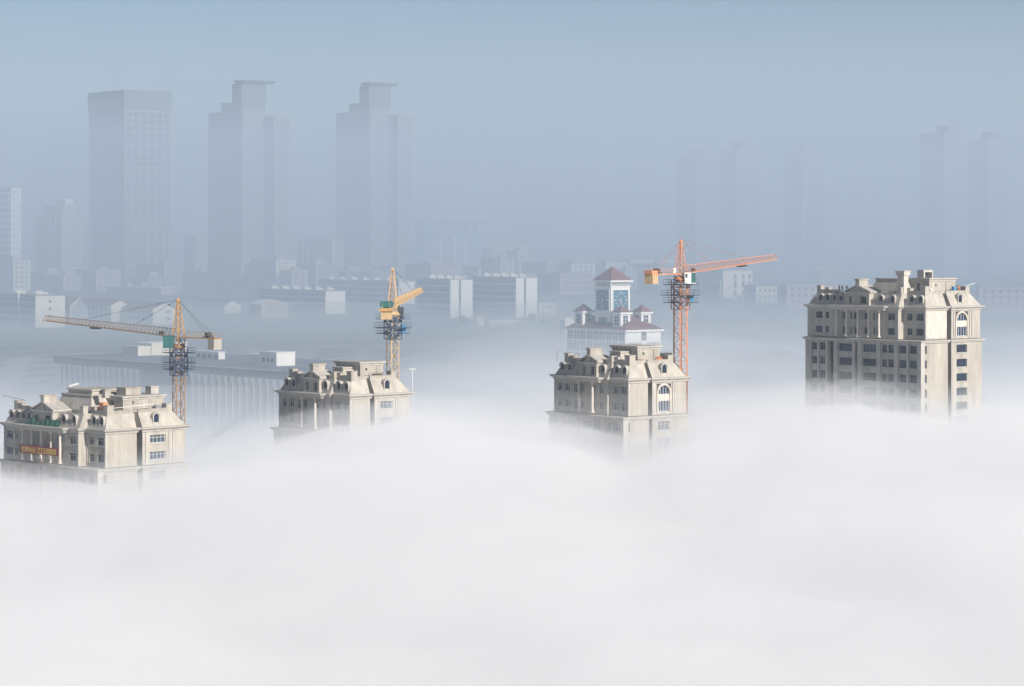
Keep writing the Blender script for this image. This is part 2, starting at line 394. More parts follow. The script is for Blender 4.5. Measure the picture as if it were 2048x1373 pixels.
TA = dict(recess=[(25.2, 26.6), (17.9, 18.55)], W=19, L=31.5, wing=6.2, centre=1.75, proj=.15, slot=(7.3, 8.5), bay_end=16, bay_w=(10.3, 14), floors=5,
  wing_w=[(.5, 2.6), (3.7, 5.2)], mid_w=[(7.3, 9.3), (11.6, 12.6), (13.0, 13.5), (14.9, 16.2), (18, 19.2), (19.7, 20.2), (21.3, 22.6), (26.6, 27.7), (28.6, 30.7)],
  low_w=[(.9, 3.0), (3.8, 5.9), (7.4, 9.1), (9.4, 10.9), (12.5, 16.4), (19.6, 23.6), (27.6, 29.3), (30.0, 31.7)], low_r=[(-1.4, .1), (10.3, 14)],
  piers=[(-.3, .6), (3.1, 3.65), (6.2, 7.2), (11.1, 12.3), (16.6, 17.8), (18.6, 19.4), (23.8, 24.9), (26.8, 27.4), (29.4, 29.85), (31.8, 32.2)],
  portico=(9.4, 24.9), cols=[11, 14, 17.2, 20.6, 23.6], gable=(14.3, 21.5), gable_w=[(15.2, 17.0), (19.5, 20.4)],
  dormer_wing=[1.7, 4.1], dormer_mid=[8.2, 11.6, 23.3, 25.2, 27.3, 29.4], dormer_r=[12.0],
  attic=[(2, 12, 9, 18, 3.0, 1.2)], pent=(7, 16, 4.7, 10.2, 3.0))
TB = dict(recess=[(12.9, 13.6)], W=15, L=22, wing=5.5, centre=.6, proj=.9, slot=(5, 5.9), bay_end=12, bay_w=(7.4, 10.4), floors=3,
  wing_w=[(.7, 2.3), (3.1, 4.6)], mid_w=[(6.9, 7.9), (9.3, 10.3), (12.9, 14), (14.7, 15.9), (17.3, 18.8), (19.6, 21)], tall=[(14.7, 15.9)],
  low_w=[(.8, 2.6), (3.3, 4.7), (7.0, 8.4), (9.6, 12.4), (14.2, 16), (17.4, 18.9), (20, 21.4)], low_r=[(-1.2, .1), (7.4, 10.4)],
  piers=[(-.3, .5), (2.75, 3.1), (5.2, 6.2), (8.6, 9.2), (13.65, 14.1), (16.3, 17.1), (19.1, 19.7), (21.7, 22.4)],
  portico=(6.7, 15.2), cols=[9.0, 13.2], gable=(8.4, 13.6), gable_w=[(9.3, 10.3), (12.0, 12.7)],
  dormer_wing=[1.6, 3.9], dormer_mid=[7.4, 17.6, 19.9], dormer_r=[9.3], ped_h=1.2,
  attic=[(1.6, 9, 4.2, 9.2, 2.0, .9)], pent=(5, 10.8, 3.1, 10.8, 2.9))
T1 = residential_tower({**TA, 'at': at(211, 860, 476), 'phi': 45, 'arch': False, 'glazed': True, 'floors': 3,
  'label': 'tan unfinished tower with a red sales banner, green netting and cluttered roof', 'attic': [(2, 13, 7.5, 20.5, 3.0, 1.5), (4, 12, 10, 18.6, 3.95, .3)],
  'pent': (7, 16.8, 4, 10.2, 2.7), 'blocks': [(3.5, 4.6, 5.0, 6.1, 2.9, 4.3, 'concrete'), (8.4, 12.0, 5, 8, 3.2, 4.5, 'render'), (14.6, 16.4, 5.2, 7, 3.2, 4.5, 'render2'), (6, 7.2, 8.2, 9.4, 3.1, 4.2, 'concrete')]})
T2 = residential_tower({**TB, 'at': at(700, 790, 485), 'phi': 42, 'arch': False, 'glazed': True, 'label': 'cream unfinished mansard tower directly below the yellow crane seen end-on'})
T3 = residential_tower({**TB, 'at': at(1257, 758, 485), 'phi': 38, 'arch': True, 'glazed': True, 'label': 'cream unfinished mansard tower with arched window, below the clock tower and orange crane'})
T4 = residential_tower({**TA, 'at': at(1851, 614, 549), 'phi': 41, 'L': 33, 'arch': True, 'glazed': False, 'fm': 'wall_g', 'floors': 6, 'panel': True,
  'label': 'tallest grey-beige unfinished tower without crane, six storeys showing below its mansard roof', 'blocks': [(.2, 1.7, 6.3, 8.1, -.5, 3.9, 'plaster'), (-.1, 2.0, 6.0, 8.4, 4.11, 4.9, 'plaster')]})

def on(T, x, y, z):                       # world position of a point in a tower's own frame (z above roof deck)
    v = T[1] @ Vector((x, y, 0)); return Vector((v.x, v.y, T[3] + z))
# ------------------------------------------------------------------ things standing on the unfinished roofs
def banner():
    f = MB(); n = 40; ya, yb, x, z0, z1 = 10.75, 23.75, -3.36, -5.45, -3.95
    zc = T1[2]
    P = lambda u, k, d: (x + d + .05 * math.sin(u * 19), ya + (yb - ya) * u, zc + (z1 if k else z0) - .10 * math.sin(math.pi * ((u * 4) % 1)))
    for i in range(n):
        a, b = i / n, (i + 1) / n
        f.loft([P(a, 0, 0), P(b, 0, 0), P(b, 1, 0), P(a, 1, 0)], [P(a, 0, .03), P(b, 0, .03), P(b, 1, .03), P(a, 1, .03)])
    root = f.build('sales_banner', 'red', None, (T1[0].location.x, T1[0].location.y, 0), R(45))
    tag(root, 'red banner with yellow telephone number hung between the columns', 'banner')
    for body, ym, width in (('售楼电话', 23.2, 4.9), (':2220888', 17.9, 6.6)):
        c = bpy.data.curves.new('lettering', 'FONT'); c.body = body; c.size = 1.35; c.extrude = .015
        o = bpy.data.objects.new('lettering', c); COL.objects.link(o); bpy.context.view_layer.update()
        me = bpy.data.meshes.new_from_object(o.evaluated_get(bpy.context.evaluated_depsgraph_get())); bpy.data.objects.remove(o)
        xs = [v.co.x for v in me.vertices]; ys_ = [v.co.y for v in me.vertices]; sx = width / (max(xs) - min(xs)); sy = 1.12 / (max(ys_) - min(ys_))
        for v in me.vertices:
            X, Y, Z = (v.co.x - min(xs)) * sx, (v.co.y - min(ys_)) * sy, v.co.z
            v.co = (x - .075 - Z, ym - X, zc + z0 + .12 + Y)
        me.materials.clear(); me.materials.append(M['gold'])
        link('lettering', me, root)
banner()

def netting():
    f = MB(); zc = T1[2]; n = 34; rr = random.Random(5); sm = lambda i: .5 + .5 * math.sin(i * .31 + .6)
    top = [zc + (1.3 if i < 17 else .55 + 1.0 * sm(i * 1.6)) + .08 * math.sin(i * 1.1) for i in range(n + 1)]
    xs = [-2.8 + .06 * math.sin(i * 1.3) for i in range(n + 1)]
    for i in range(n):
        y, y2 = 11.2 + i * .33, 11.2 + (i + 1) * .33
        a = [(xs[i], y, zc + .06), (xs[i + 1], y2, zc + .06), (xs[i + 1] + .2, y2, top[i + 1]), (xs[i] + .2, y, top[i])]
        f.loft(a, [(p[0] + .05, p[1], p[2]) for p in a])
    tag(f.build('safety_netting', 'net', None, (T1[0].location.x, T1[0].location.y, 0), R(45)), 'green netting draped along the roof ledge above the red banner', 'netting')
netting()

def pile_box(name, label, cat, T, x, y, z, sx, sy, sz, m, rz=0, group=None, layers=1):
    f = MB(); rr = random.Random(hash(label) % 99 if False else len(label))
    for k in range(layers):
        j = rr.uniform(-.06, .06); f.box(-sx / 2 + j, sx / 2 + j, -sy / 2 - j, sy / 2 - j, k * sz / layers + (.02 if k else 0), (k + 1) * sz / layers)
    o = f.build(name, m, None, on(T, x, y, z), T[0].rotation_euler.z + rz); tag(o, label, cat, group); return o
pile_box('brick_stack', 'bright orange brick stack on the roof edge behind the red banner tower\'s parapet', 'bricks', T1, 2.5, 4.1, .0, 1.2, 1.3, 2.1, 'brick', 0, None, 2)
def heap(name, label, cat, T, x, y, z, r, h, m):
    f = MB(); rr = random.Random(11)
    for k in range(60):
        a = rr.uniform(0, 6.28); q = r * math.sqrt(rr.random()); zz = h * max(0, 1 - q / r) * rr.uniform(.4, 1)
        c = Vector((q * math.cos(a), q * math.sin(a), zz + .1)); s = rr.uniform(.14, .24); u = Vector((math.cos(a * 3), math.sin(a * 3), rr.uniform(-.2, .2))).normalized() * s
        f.bar(c - u, c + u, s * .75)
    f.loft([(r * math.cos(i * .628), r * math.sin(i * .628), 0) for i in range(10)], [(.15 * r * math.cos(i * .628), .15 * r * math.sin(i * .628), h * .75) for i in range(10)])
    o = f.build(name, m, None, on(T, x, y, z), 0); tag(o, label, cat); return o
heap('brick_heap', 'loose heap of orange bricks on the roof beside the orange crane mast', 'bricks', T3, 10.0, 2.6, .0, 1.3, 1.5, 'brick')
# a leaning white tube and a timber on the first roof
o = MB().bar((-.9, 0, .25), (.9, 0, .75), .2, 8).build('white_tube', 'white', None, on(T1, 5, 17.5, 4.35), R(-10)); tag(o, 'white tube lying tilted on the highest roof slab left of the roof boxes', 'tube')
# dark site shed by the crane mast on tower three
def shed():
    root = thing('site_shed', 'dark low shed with ribbed front on the roof at the orange crane', 'shed', on(T3, 12.6, 4.6, 0), R(38))
    f = MB().box(-1.9, 1.9, -1, 1, 0, 1.75)
    for i in range(12): f.box(-1.85 + i * .32, -1.7 + i * .32, -1.06, -1.003, .05, 1.7)
    f.build('wall', 'dark', root); MB().frus(-2.1, 2.1, -1.25, 1.2, 1.752, 1.9, 0, 0, .05, .05).build('roof', 'wall_g', root)
shed()
def pole_rail(label, T, pts, r=.05, m='white', posts=True, cat='railing'):
    root = thing('scaffold_rail', label, cat, on(T, *pts[0][:2], 0), T[0].rotation_euler.z)
    p0 = Vector(pts[0]); f = MB()
    for a, b in zip(pts, pts[1:]): f.bar(Vector(a) - Vector((p0.x, p0.y, 0)), Vector(b) - Vector((p0.x, p0.y, 0)), r)
    f.build('rail', m, root)
    if posts:
        for a in pts: MB().bar((a[0] - p0.x, a[1] - p0.y, -.3), (a[0] - p0.x, a[1] - p0.y, a[2]), r * .9).build('post', 'rust_steel', root)
pole_rail('thin white scaffold rail above the left end of the arched window tower', T3, [(1.2, 23.5, 1.75), (1.0, 16.5, 1.55), (1.0, 12.5, 1.5)])
pole_rail('thin white pole sticking out past the right roof corner of the craneless tower', T4, [(16.2, 1.8, 1.6), (19.4, 1.8, 2.2)], .05, 'white', False)
pole_rail('white handrail across the roof in front of the cluttered tower penthouse', T1, [(3.2, 2.0, 1.1), (8, 1.9, 1.3), (13.0, 1.9, 1.55)])
pole_rail('thin dark pole jutting left from the far corner of the banner tower roof', T1, [(.3, 27, 1.6), (.3, 31, 1.9), (-.2, 34.5, 2.3)], .05, 'dark', False)
def lamp_pole():
    p = at(825, 739, 500); root = thing('lamp_pole', 'thin pole with flat white head right of the cream tower under the yellow crane', 'lamp', (p.x, p.y, 0))
    MB().bar((0, 0, 0), (0, 0, p.z), .045, 6).build('pole', 'white', root); MB().box(-.65, .65, -.2, .2, p.z, p.z + .12).build('lamp_head', 'white', root)
lamp_pole()
# lift hoist mast tied to the right-hand edge of tower three
def hoist():
    q = T3[1] @ Vector((15.75, .9, 0)); zt = T3[2] - .2
    root = thing('hoist_mast', 'thin rusty hoist mast tied to the right edge of the arched window tower', 'hoist', (q.x, q.y, 0), R(38))
    f = MB()
    for a in (-.2, .2):
        for b in (-.2, .2): f.bar((a, b, 40), (a, b, zt), .04)
    z = 40
    while z < zt - .6:
        f.bar((-.2, -.2, z), (.2, -.2, z + .6), .025); f.bar((.2, -.2, z), (.2, .2, z + .6), .025); f.bar((-.2, .2, z), (-.2, -.2, z + .6), .025); z += .6
    f.box(-.25, .25, -.25, .25, 0, 40)
    f.build('mast', 'dark', root)
    f = MB()
    for z in (zt - .9, zt - 4.2, zt - 10): f.bar((-.75, 0, z), (1.0, .1, z), .05)
    f.build('wall_tie', 'dark', root)
hoist()
# frame on the roof of tower four, drum mixer, sacks
def roof_frame():
    root = thing('tank_frame', 'small concrete frame with open front on the craneless tower\'s penthouse roof', 'frame', on(T4, 8.6, 7.2, 3.46), R(41))
    f = MB().box(-1.6, 1.6, -.9, 1.0, 1.25, 1.75); f.box(-1.6, -1.1, -.9, 1, 0, 1.248); f.box(1.25, 1.6, -.9, 1, 0, 1.248); f.build('frame', 'render2', root)
    MB().box(-1.09, 1.24, .3, .9, 0, 1.2).build('tank', 'dark', root)
roof_frame()
def mixer():
    root = thing('cement_mixer', 'round reddish drum on a dark stand at the craneless tower\'s right roof corner', 'mixer', on(T4, 14.3, 2.6, 0), R(38))
    f = MB(); n = 12; prof = [(.25, .55), (.55, .75), (.62, 1.1), (.55, 1.4), (.3, 1.75), (.26, 1.75)]
    ring = lambda r, z: [(r * math.cos(2 * math.pi * i / n), r * math.sin(2 * math.pi * i / n), z) for i in range(n)]
    for a, b in zip(prof, prof[1:]): f.loft(ring(*a), ring(*b))
    f.build('drum', 'rust_steel', root)
    for s in (-1, 1): MB().bar((s * .7, -.4, 0), (s * .62, 0, 1.1), .06).bar((s * .7, .4, 0), (s * .62, 0, 1.1), .06).build('stand', 'dark', root)
    MB().box(-1.6, -.85, -.4, .4, 0, 1.5).build('motor_box', 'cyan', root)
mixer()
def sacks():
    f = MB()
    for (x, z, s) in ((0, 0, 1), (.25, .42, .9), (-.15, .8, .7)): f.frus(x - .45 * s, x + .45 * s, -.3, .3, z, z + .4, .08, .08, .06, .06)
    tag(f.build('sack_pile', 'white', None, on(T4, 4.7, 2.4, 0), R(38)), 'small pile of white sacks on the roof above the pale plaster wall', 'sacks')
sacks()
# rolls, timbers and buckets
pile_box('timber_stack', 'dark timber pieces stacked on the cream tower roof near the crane foot', 'timber', T2, 9.2, 3.3, 0, 2.6, .8, .9, 'bark', .1, None, 3)
pile_box('timber_stack', 'brown planks stacked on the roof by the arched tower\'s central slot', 'timber', T3, 5.6, 3.1, 0, 1.6, .7, .7, 'rust_steel', .2, None, 3)
pile_box('formwork_stack', 'grey formwork boards on the banner tower roof near the right pylon', 'boards', T1, 14.6, 3.0, 0, 1.4, .8, 1.1, 'wall_g', 0, None, 4)
def guard_rail(label, T, x0, x1, y, h=.95):
    root = thing('guard_rail', label, 'railing', on(T, x0, y, 0), T[0].rotation_euler.z)
    n = max(2, int((x1 - x0) / 1.1)); f = MB()
    for i in range(n + 1): f.bar((i * (x1 - x0) / n, 0, 0), (i * (x1 - x0) / n, 0, h), .04)
    f.build('post', 'dark', root); MB().bar((0, 0, h), (x1 - x0, 0, h), .04).bar((0, 0, h * .55), (x1 - x0, 0, h * .55), .03).build('rail', 'dark', root)
guard_rail('dark rail along the roof edge between penthouse and yellow crane mast', T2, 6.2, 13.4, 1.9, 1.15)

# three workers seen over the parapet of tower four
def worker(label, T, x, y, rz, lean, h=1.72):
    base = on(T, x, y, -.02); V = []; E = []; Rd = []
    def j(p, r, par=None):
        V.append(p); Rd.append(r)
        if par is not None: E.append((par, len(V) - 1))
        return len(V) - 1
    k = h / 1.72; ln = lambda z: lean * max(0, z - .95)
    P = lambda X, Y, Z: (X * k, (Y - ln(Z)) * k, Z * k)
    pel = j(P(0, 0, .95), .14); wa = j(P(0, 0, 1.12), .13, pel); ch = j(P(0, 0, 1.34), .16, wa); nk = j(P(0, 0, 1.5), .06, ch); hd = j(P(0, -.02, 1.6), .095, nk); j(P(0, -.01, 1.71), .08, hd)
    for s in (-1, 1):
        hp = j(P(s * .1, 0, .88), .095, pel); kn = j(P(s * .12, -.03, .48), .065, hp); an = j(P(s * .13, .02, .09), .045, kn); j(P(s * .14, -.15, .04), .04, an)
        sh = j(P(s * .2, 0, 1.42), .065, ch); el = j(P(s * .27, .02, 1.13), .047, sh); wr = j(P(s * .27, -.13, .92), .034, el); pm = j(P(s * .27, -.17, .85), .036, wr)
        for q in range(4): a = j(P(s * (.235 + .022 * q), -.19, .79), .011, pm); j(P(s * (.235 + .022 * q), -.20, .74 + .006 * abs(q - 1.5)), .009, a)
        a = j(P(s * .22, -.2, .83), .012, pm); j(P(s * .215, -.22, .80), .01, a)
    me = bpy.data.meshes.new('person'); me.from_pydata(V, E, []); o = bpy.data.objects.new('person', me); COL.objects.link(o)
    sm = o.modifiers.new('skin', 'SKIN'); sub = o.modifiers.new('sub', 'SUBSURF'); sub.levels = sub.render_levels = 1
    for i, d in enumerate(me.skin_vertices[0].data): d.radius = (Rd[i] * k, Rd[i] * k); d.use_root = i == 0
    bpy.context.view_layer.update()
    m2 = bpy.data.meshes.new_from_object(o.evaluated_get(bpy.context.evaluated_depsgraph_get())); bpy.data.objects.remove(o)
    m2.materials.clear(); m2.materials.append(M['cloth']); m2.materials.append(M['skin'])
    for p in m2.polygons:
        c = p.center; p.use_smooth = True
        if c.z > 1.5 * k or (c.z < .93 * k and abs(c.x) > .19 * k): p.material_index = 1
    o = bpy.data.objects.new('person', m2); COL.objects.link(o); o.location = base; o.rotation_euler.z = rz
    tag(o, label, 'person', 'workers on the craneless tower roof')
    f = MB(); n = 10; c = Vector(P(0, -.01, 1.66)); prof = [(.13, -.02), (.12, .06), (.08, .12), (.02, .145)]
    for (ra, za), (rb, zb) in zip(prof, prof[1:]): f.loft([(c.x + ra * math.cos(i * .628), c.y + ra * math.sin(i * .628), c.z + za) for i in range(n)], [(c.x + rb * math.cos(i * .628), c.y + rb * math.sin(i * .628), c.z + zb) for i in range(n)])
    f.build('hard_hat', 'helmet', o)
worker('worker in dark clothes standing alone next to the pediment slope', T4, .9, 23.6, R(20), 0)
worker('worker in dark clothes bending forward, middle of three on the roof', T4, 1.0, 25.0, R(-60), .3)
worker('worker in dark clothes standing farthest from the pediment, beside the pylon', T4, 1.0, 26.0, R(110), .08)

# ------------------------------------------------------------------ tower cranes
def lattice(f, cx, cy, s, z0, z1, bay, rl, rb, rot):
    cs = [Vector((cx, cy, 0)) + Matrix.Rotation(rot, 3, 'Z') @ Vector((a * s / 2, b * s / 2, 0)) for a, b in ((-1, -1), (1, -1), (1, 1), (-1, 1))]
    n = max(1, round((z1 - z0) / bay)); h = (z1 - z0) / n; Z = Vector((0, 0, 1))
    for c in cs: f.bar(c + Z * z0, c + Z * z1, rl)
    for i in range(n):
        za, zb = z0 + i * h, z0 + (i + 1) * h
        for q in range(4):
            a, b = cs[q], cs[(q + 1) % 4]
            f.bar(a + Z * za, b + Z * za, rb)
            if (i + q) % 2: a, b = b, a
            f.bar(a + Z * za, b + Z * zb, rb)
    return cs
def truss(f, p, q, w0, h0, w1, h1, n, rc, rb):
    """triangular jib: two lower chords, one upper chord"""
    p, q = Vector(p), Vector(q); d = (q - p); side = d.cross(Vector((0, 0, 1))).normalized(); up = side.cross(d).normalized()
    st = []
    for i in range(n + 1):
        t = i / n; c = p + d * t; w, h = w0 + (w1 - w0) * t, h0 + (h1 - h0) * t
        st.append((c - side * w / 2, c + side * w / 2, c + up * h))
    for a, b in zip(st, st[1:]):
        for k in range(3): f.bar(a[k], b[k], rc)
        m = (a[2] + b[2]) / 2
        f.bar(a[0], a[1], rb); f.bar(a[0], b[1], rb)
        for k in (0, 1): f.bar(a[k], a[2], rb); f.bar(a[2], b[k], rb)
    f.bar(st[-1][0], st[-1][2], rb * 1.3); f.bar(st[-1][1], st[-1][2], rb * 1.3)
    return st
def crane(label, x, y, zs, apex, tip, jroot_z, cj_len, ms, rot, main, mastm, cagem, cage, kind):
    root = thing('tower_crane', label, 'crane', (x, y, 0), 0, 'tower cranes over the building site'); O = Vector((x, y, 0))
    tip = Vector(tip) - O; dirv = Vector((tip.x, tip.y, 0)).normalized(); side = Vector((dirv.y, -dirv.x, 0)); Z = Vector((0, 0, 1))
    f = MB(); lattice(f, 0, 0, ms, 0, 46, 6, .12, .06, rot); lattice(f, 0, 0, ms, 46.001, zs - .5, 1.55, .13 if kind != 3 else .2, .055, rot); f.build('mast', mastm, root)
    # climbing cage with platforms
    c0, c1 = cage; cs_ = ms + .75; f = MB(); lattice(f, 0, 0, cs_, c0, c1, 1.3, .14, .085, rot); f.build('climbing_cage', cagem, root)
    for i, (t, ext) in enumerate(((.83, 1.15), (.47, 1.45 if kind != 1 else 1.2), (.22, 1.15))):
        z = c0 + (c1 - c0) * t; h = cs_ / 2; e = h + ext; f = MB(); Rm = Matrix.Rotation(rot, 3, 'Z')
        for (xa, xb, ya, yb) in ((-e, e, -e, -h - .05), (-e, e, h + .05, e), (-e, -h - .05, -h, h), (h + .05, e, -h, h)):
            a = [Rm @ Vector(p) for p in ((xa, ya, z), (xb, ya, z), (xb, yb, z), (xa, yb, z))]; f.loft(a, [p + Z * .13 for p in a])
        cr = [Rm @ Vector((a * e, b * e, z)) for a, b in ((-1, -1), (1, -1), (1, 1), (-1, 1))]
        for q in range(4):
            a, b = cr[q], cr[(q + 1) % 4]
            for k in range(4): f.bar(a.lerp(b, k / 3), a.lerp(b, k / 3) + Z * 1.05, .03)
            for hh in (.55, 1.05): f.bar(a + Z * hh, b + Z * hh, .03)
        f.build('platform', cagem if kind != 3 else 'dark', root)
    if kind in (2, 3):
        bx = Matrix.Rotation(rot, 3, 'Z') @ Vector((cs_ / 2 + .5, -cs_ / 2 + .4, c0 + (c1 - c0) * .24)); f = MB(); f.box(bx.x - .65, bx.x + .65, bx.y - .5, bx.y + .5, bx.z + .1, bx.z + 1.5); f.build('hydraulic_box', 'cyan', root)
    # slewing unit
    f = MB(); n = 16
    for (r0, a, r1, b) in ((1.0, zs - .5, 1.3, zs - .2), (1.45, zs - .19, 1.45, zs + .1), (1.2, zs + .11, 1.05, zs + .5)):
        f.loft([(r0 * math.cos(6.2832 * i / n), r0 * math.sin(6.2832 * i / n), a) for i in range(n)], [(r1 * math.cos(6.2832 * i / n), r1 * math.sin(6.2832 * i / n), b) for i in range(n)])
    f.build('slewing_ring', main, root)
    f = MB(); lattice(f, 0, 0, 1.7, zs + .3, jroot_z + .5, 1.0, .13, .07, math.atan2(dirv.y, dirv.x)); f.build('slewing_tower', main if kind != 3 else 'rust_steel', root)
    # tower peak
    f = MB(); zb = jroot_z + .5; cs = [dirv * a * .85 + side * b * .85 for a, b in ((-1, -1), (1, -1), (1, 1), (-1, 1))]; top = dirv * .15
    nb = 6
    for i in range(nb):
        t0, t1 = i / nb, (i + 1) / nb
        for q in range(4):
            P = lambda k, t: (cs[k].lerp(top + cs[k] * .16, t)) + Z * (zb + (apex - zb) * t)
            f.bar(P(q, t0), P(q, t1), .12); f.bar(P(q, t1), P((q + 1) % 4, t1), .05); f.bar(P(q, t0), P((q + 1) % 4, t1), .05)
    f.box(top.x - .25, top.x + .25, top.y - .25, top.y + .25, apex - .3, apex + .15)
    zz = zb + (apex - zb) * .74; f.box(top.x - .8, top.x + .8, top.y - .5, top.y + .5, zz, zz + .12)
    f.build('tower_peak', main if kind != 1 else 'yellow', root)
    # jib
    p = dirv * 1.1 + Z * jroot_z; L = (tip - p).length; f = MB(); st = truss(f, p, tip, 1.35, 1.55, 1.15, 1.0, max(12, round(L / 1.25)), .075, .035 if kind != 2 else .05); f.build('jib', main, root)
    jd = (tip - p).normalized()
    for t in (.30, .69):
        q = st[round(t * (len(st) - 1))][2]; a = top + Z * (apex - .1); f = MB()
        f.bar(a, q, .035)
        for k in range(1, 5): c = a.lerp(q, k / 5); f.bar(c - jd * .25, c + jd * .25, .075)
        f.build('jib_stay', 'dark' if kind != 3 else 'rust_steel', root)
    tr = p.lerp(tip, {1: .60, 2: .08, 3: .62}[kind]); f = MB()
    sd = jd.cross(Z).normalized(); a = [tr + jd * s1 * .95 + sd * s2 * .75 - Z * .42 for s1, s2 in ((-1, -1), (1, -1), (1, 1), (-1, 1))]
    f.loft(a, [q + Z * .28 for q in a]); f.build('trolley', 'dark', root)
    q = p.lerp(tip, .10) + Z * .45; f = MB(); f.bar(q - sd * .35, q + sd * .35, .32, 10); f.build('trolley_winch', 'dark', root)
    # counter-jib
    cd = -dirv; ce = cd * cj_len + Z * (jroot_z - .05); f = MB()
    for s in (-1, 1):
        a, b = cd * .9 + side * s * .75 + Z * (jroot_z - .1), ce + side * s * .75
        f.bar(a, b, .15)
        for k in range(8): c = a.lerp(b, k / 7); f.bar(c + Z * .05, c + Z * 1.15, .035)
        f.bar(a + Z * 1.1, b + Z * 1.1, .03); f.bar(a + Z * .6, b + Z * .6, .025)
    for k in range(9): c = (cd * .9 + Z * (jroot_z - .1)).lerp(ce, k / 8); f.bar(c - side * .75, c + side * .75, .07)
    a = [cd * .9 + side * s * .7 + Z * (jroot_z) for s in (-1, 1)]; b = [ce + side * s * .7 for s in (1, -1)]; f.loft(a + b, [v + Z * .05 for v in a + b])
    f.build('counter_jib', main if kind != 1 else 'yellow', root)
    for s in (-1, 1): MB().bar(top + Z * (apex - .15), ce - cd * 1.5 + side * s * .7, .028).build('counter_jib_stay', 'dark' if kind == 1 else 'rust_steel', root)
    def obox(c, u, v, hu, hv, h0, h1, ff): 
        a = [c + u * s1 * hu + v * s2 * hv + Z * h0 for s1, s2 in ((-1, -1), (1, -1), (1, 1), (-1, 1))]; ff.loft(a, [q + Z * (h1 - h0) for q in a]); return ff
    cwm = {1: 'concrete', 2: 'yellow2', 3: 'yellow2'}[kind]
    if kind == 3: obox(ce - cd * .95, cd, side, 1.05, .9, -.02, .75, MB()).build('counterweight_beam', 'orange', root)
    for k in range(3):
        c = ce - cd * (.35 + .62 * k); f = obox(c, cd, side, .25, 1.0, -2.15 if kind != 3 else -1.9, -.12, MB())
        for hh in (-1.5, -.8): obox(c, cd, side, .27, 1.02, hh - .06, hh + .06, f)
        f.build('counterweight', cwm, root)
    wc = ce - cd * 2.9; f = obox(wc, cd, side, .85, .65, .12, .35, MB()); f.bar(wc - side * .6 + Z * .75, wc + side * .6 + Z * .75, .42, 12); f.build('hoist_winch', 'dark', root)
    if kind == 2: obox(ce - cd * 1.2, cd, side, 1.2, 1.2, .25, 1.35, MB()).build('winch_cover', 'green', root); obox(ce - cd * .7, cd, side, 1.0, 1.35, -.55, -.05, MB()).build('counterweight_beam', 'yellow', root)
    # operator's cab
    if kind == 1: c = Vector((-1.75, -1.35, jroot_z - 1.1)); body, glass = 'green', 'glass_b'
    elif kind == 3: c = Vector((1.75, -1.15, jroot_z - .95)); body, glass = 'white', 'glass_a'
    else: c = Vector((1.6, .9, jroot_z - 1.3)); body, glass = 'dark', 'glass_b'
    f = MB(); hw = 1.05 if kind != 2 else .55
    f.loft([(c.x - hw, c.y - .8, c.z - .9), (c.x + hw * .8, c.y - .8, c.z - .9), (c.x + hw * .8, c.y + .8, c.z - .9), (c.x - hw, c.y + .8, c.z - .9)], [(c.x - hw, c.y - .8, c.z + 1.15), (c.x + hw, c.y - .8, c.z + 1.15), (c.x + hw, c.y + .8, c.z + 1.15), (c.x - hw, c.y + .8, c.z + 1.15)])
    f.box(c.x - hw - .1, c.x + hw + .1, c.y - .9, c.y + .9, c.z - 1.02, c.z - .902)
    cab = f.build('cab', body, root)
    if kind == 1: MB().box(c.x - hw - .1, c.x + hw + .1, c.y - .85, c.y + .85, c.z + 1.152, c.z + 1.3).build('cab_roof', 'green', cab)
    if kind == 3:
        MB().box(c.x + hw * .25, c.x + hw + .03, c.y - .84, c.y - .803, c.z - .88, c.z + 1.12).build('cab_side_panel', 'green', cab)
        MB().box(c.x - hw + .15, c.x - hw + .55, c.y - .83, c.y - .803, c.z + .15, c.z + .9).build('cab_window', glass, cab)
        MB().box(c.x + hw * .99, c.x + hw + .06, c.y - .7, c.y + .7, c.z - .2, c.z + .9).build('cab_window', glass, cab)
        MB().box(-1.5, -.95, -1.5, -1, jroot_z + .1, jroot_z + 1.1).build('control_cabinet', 'white', root)
    return root
crane('rusty yellow tower crane with green cab, jib reaching left above the banner tower', -65.6, 492, 79.0, 88.3, (-97.1, 520, 83.2), 80.9, 11.6, 1.75, R(33), 'rust_yellow', 'rust_yellow', 'blue_steel', (73.3, 78.6), 1)
crane('yellow tower crane with short foreshortened jib and blue climbing cage', -23.7, 497, 85.2, 94.3, (-20.0, 548, 88.6), 86.7, 11, 1.75, R(35), 'yellow2', 'yellow2', 'blue_steel', (80.3, 85), 2)
crane('orange tower crane with white and green cab, jib reaching right behind the arched tower', 33.5, 497, 92.2, 99.9, (55.3, 525, 95.9), 93.3, 11.2, 1.85, R(38), 'orange', 'orange', 'rust_steel', (86.2, 92), 3)

# ------------------------------------------------------------------ the city behind
def front(root, side, u0, u1, z0, z1, cols, rows, m, name='window', fill=(.55, .5), proud=.05, W=0):
    """a grid of individual windows on the right ('R', along x) or left ('L', along y) front"""
    du, dz = (u1 - u0) / cols, (z1 - z0) / rows; a, b = du * fill[0], dz * fill[1]
    me = MB().box(0, a, -proud, .02, 0, b).mesh(name, m)
    for j in range(rows):
        for i in range(cols):
            u, z = u0 + (i + .5) * du, z0 + (j + .5) * dz - b / 2
            link(name, me, root, (u - a / 2, 0, z) if side == 'R' else (0, u + a / 2, z), 0 if side == 'R' else R(-90))
def bands(root, side, length, z0, z1, rows, m, name, th=.5, out=.25, u0=0, off=0):
    dz = (z1 - z0) / rows
    me = (MB().box(u0, length, -out, -.003, 0, th) if side == 'R' else MB().box(-out, -.003, u0, length, 0, th)).mesh(name, m)
    for j in range(rows): link(name, me, root, (0, 0, z0 + j * dz))
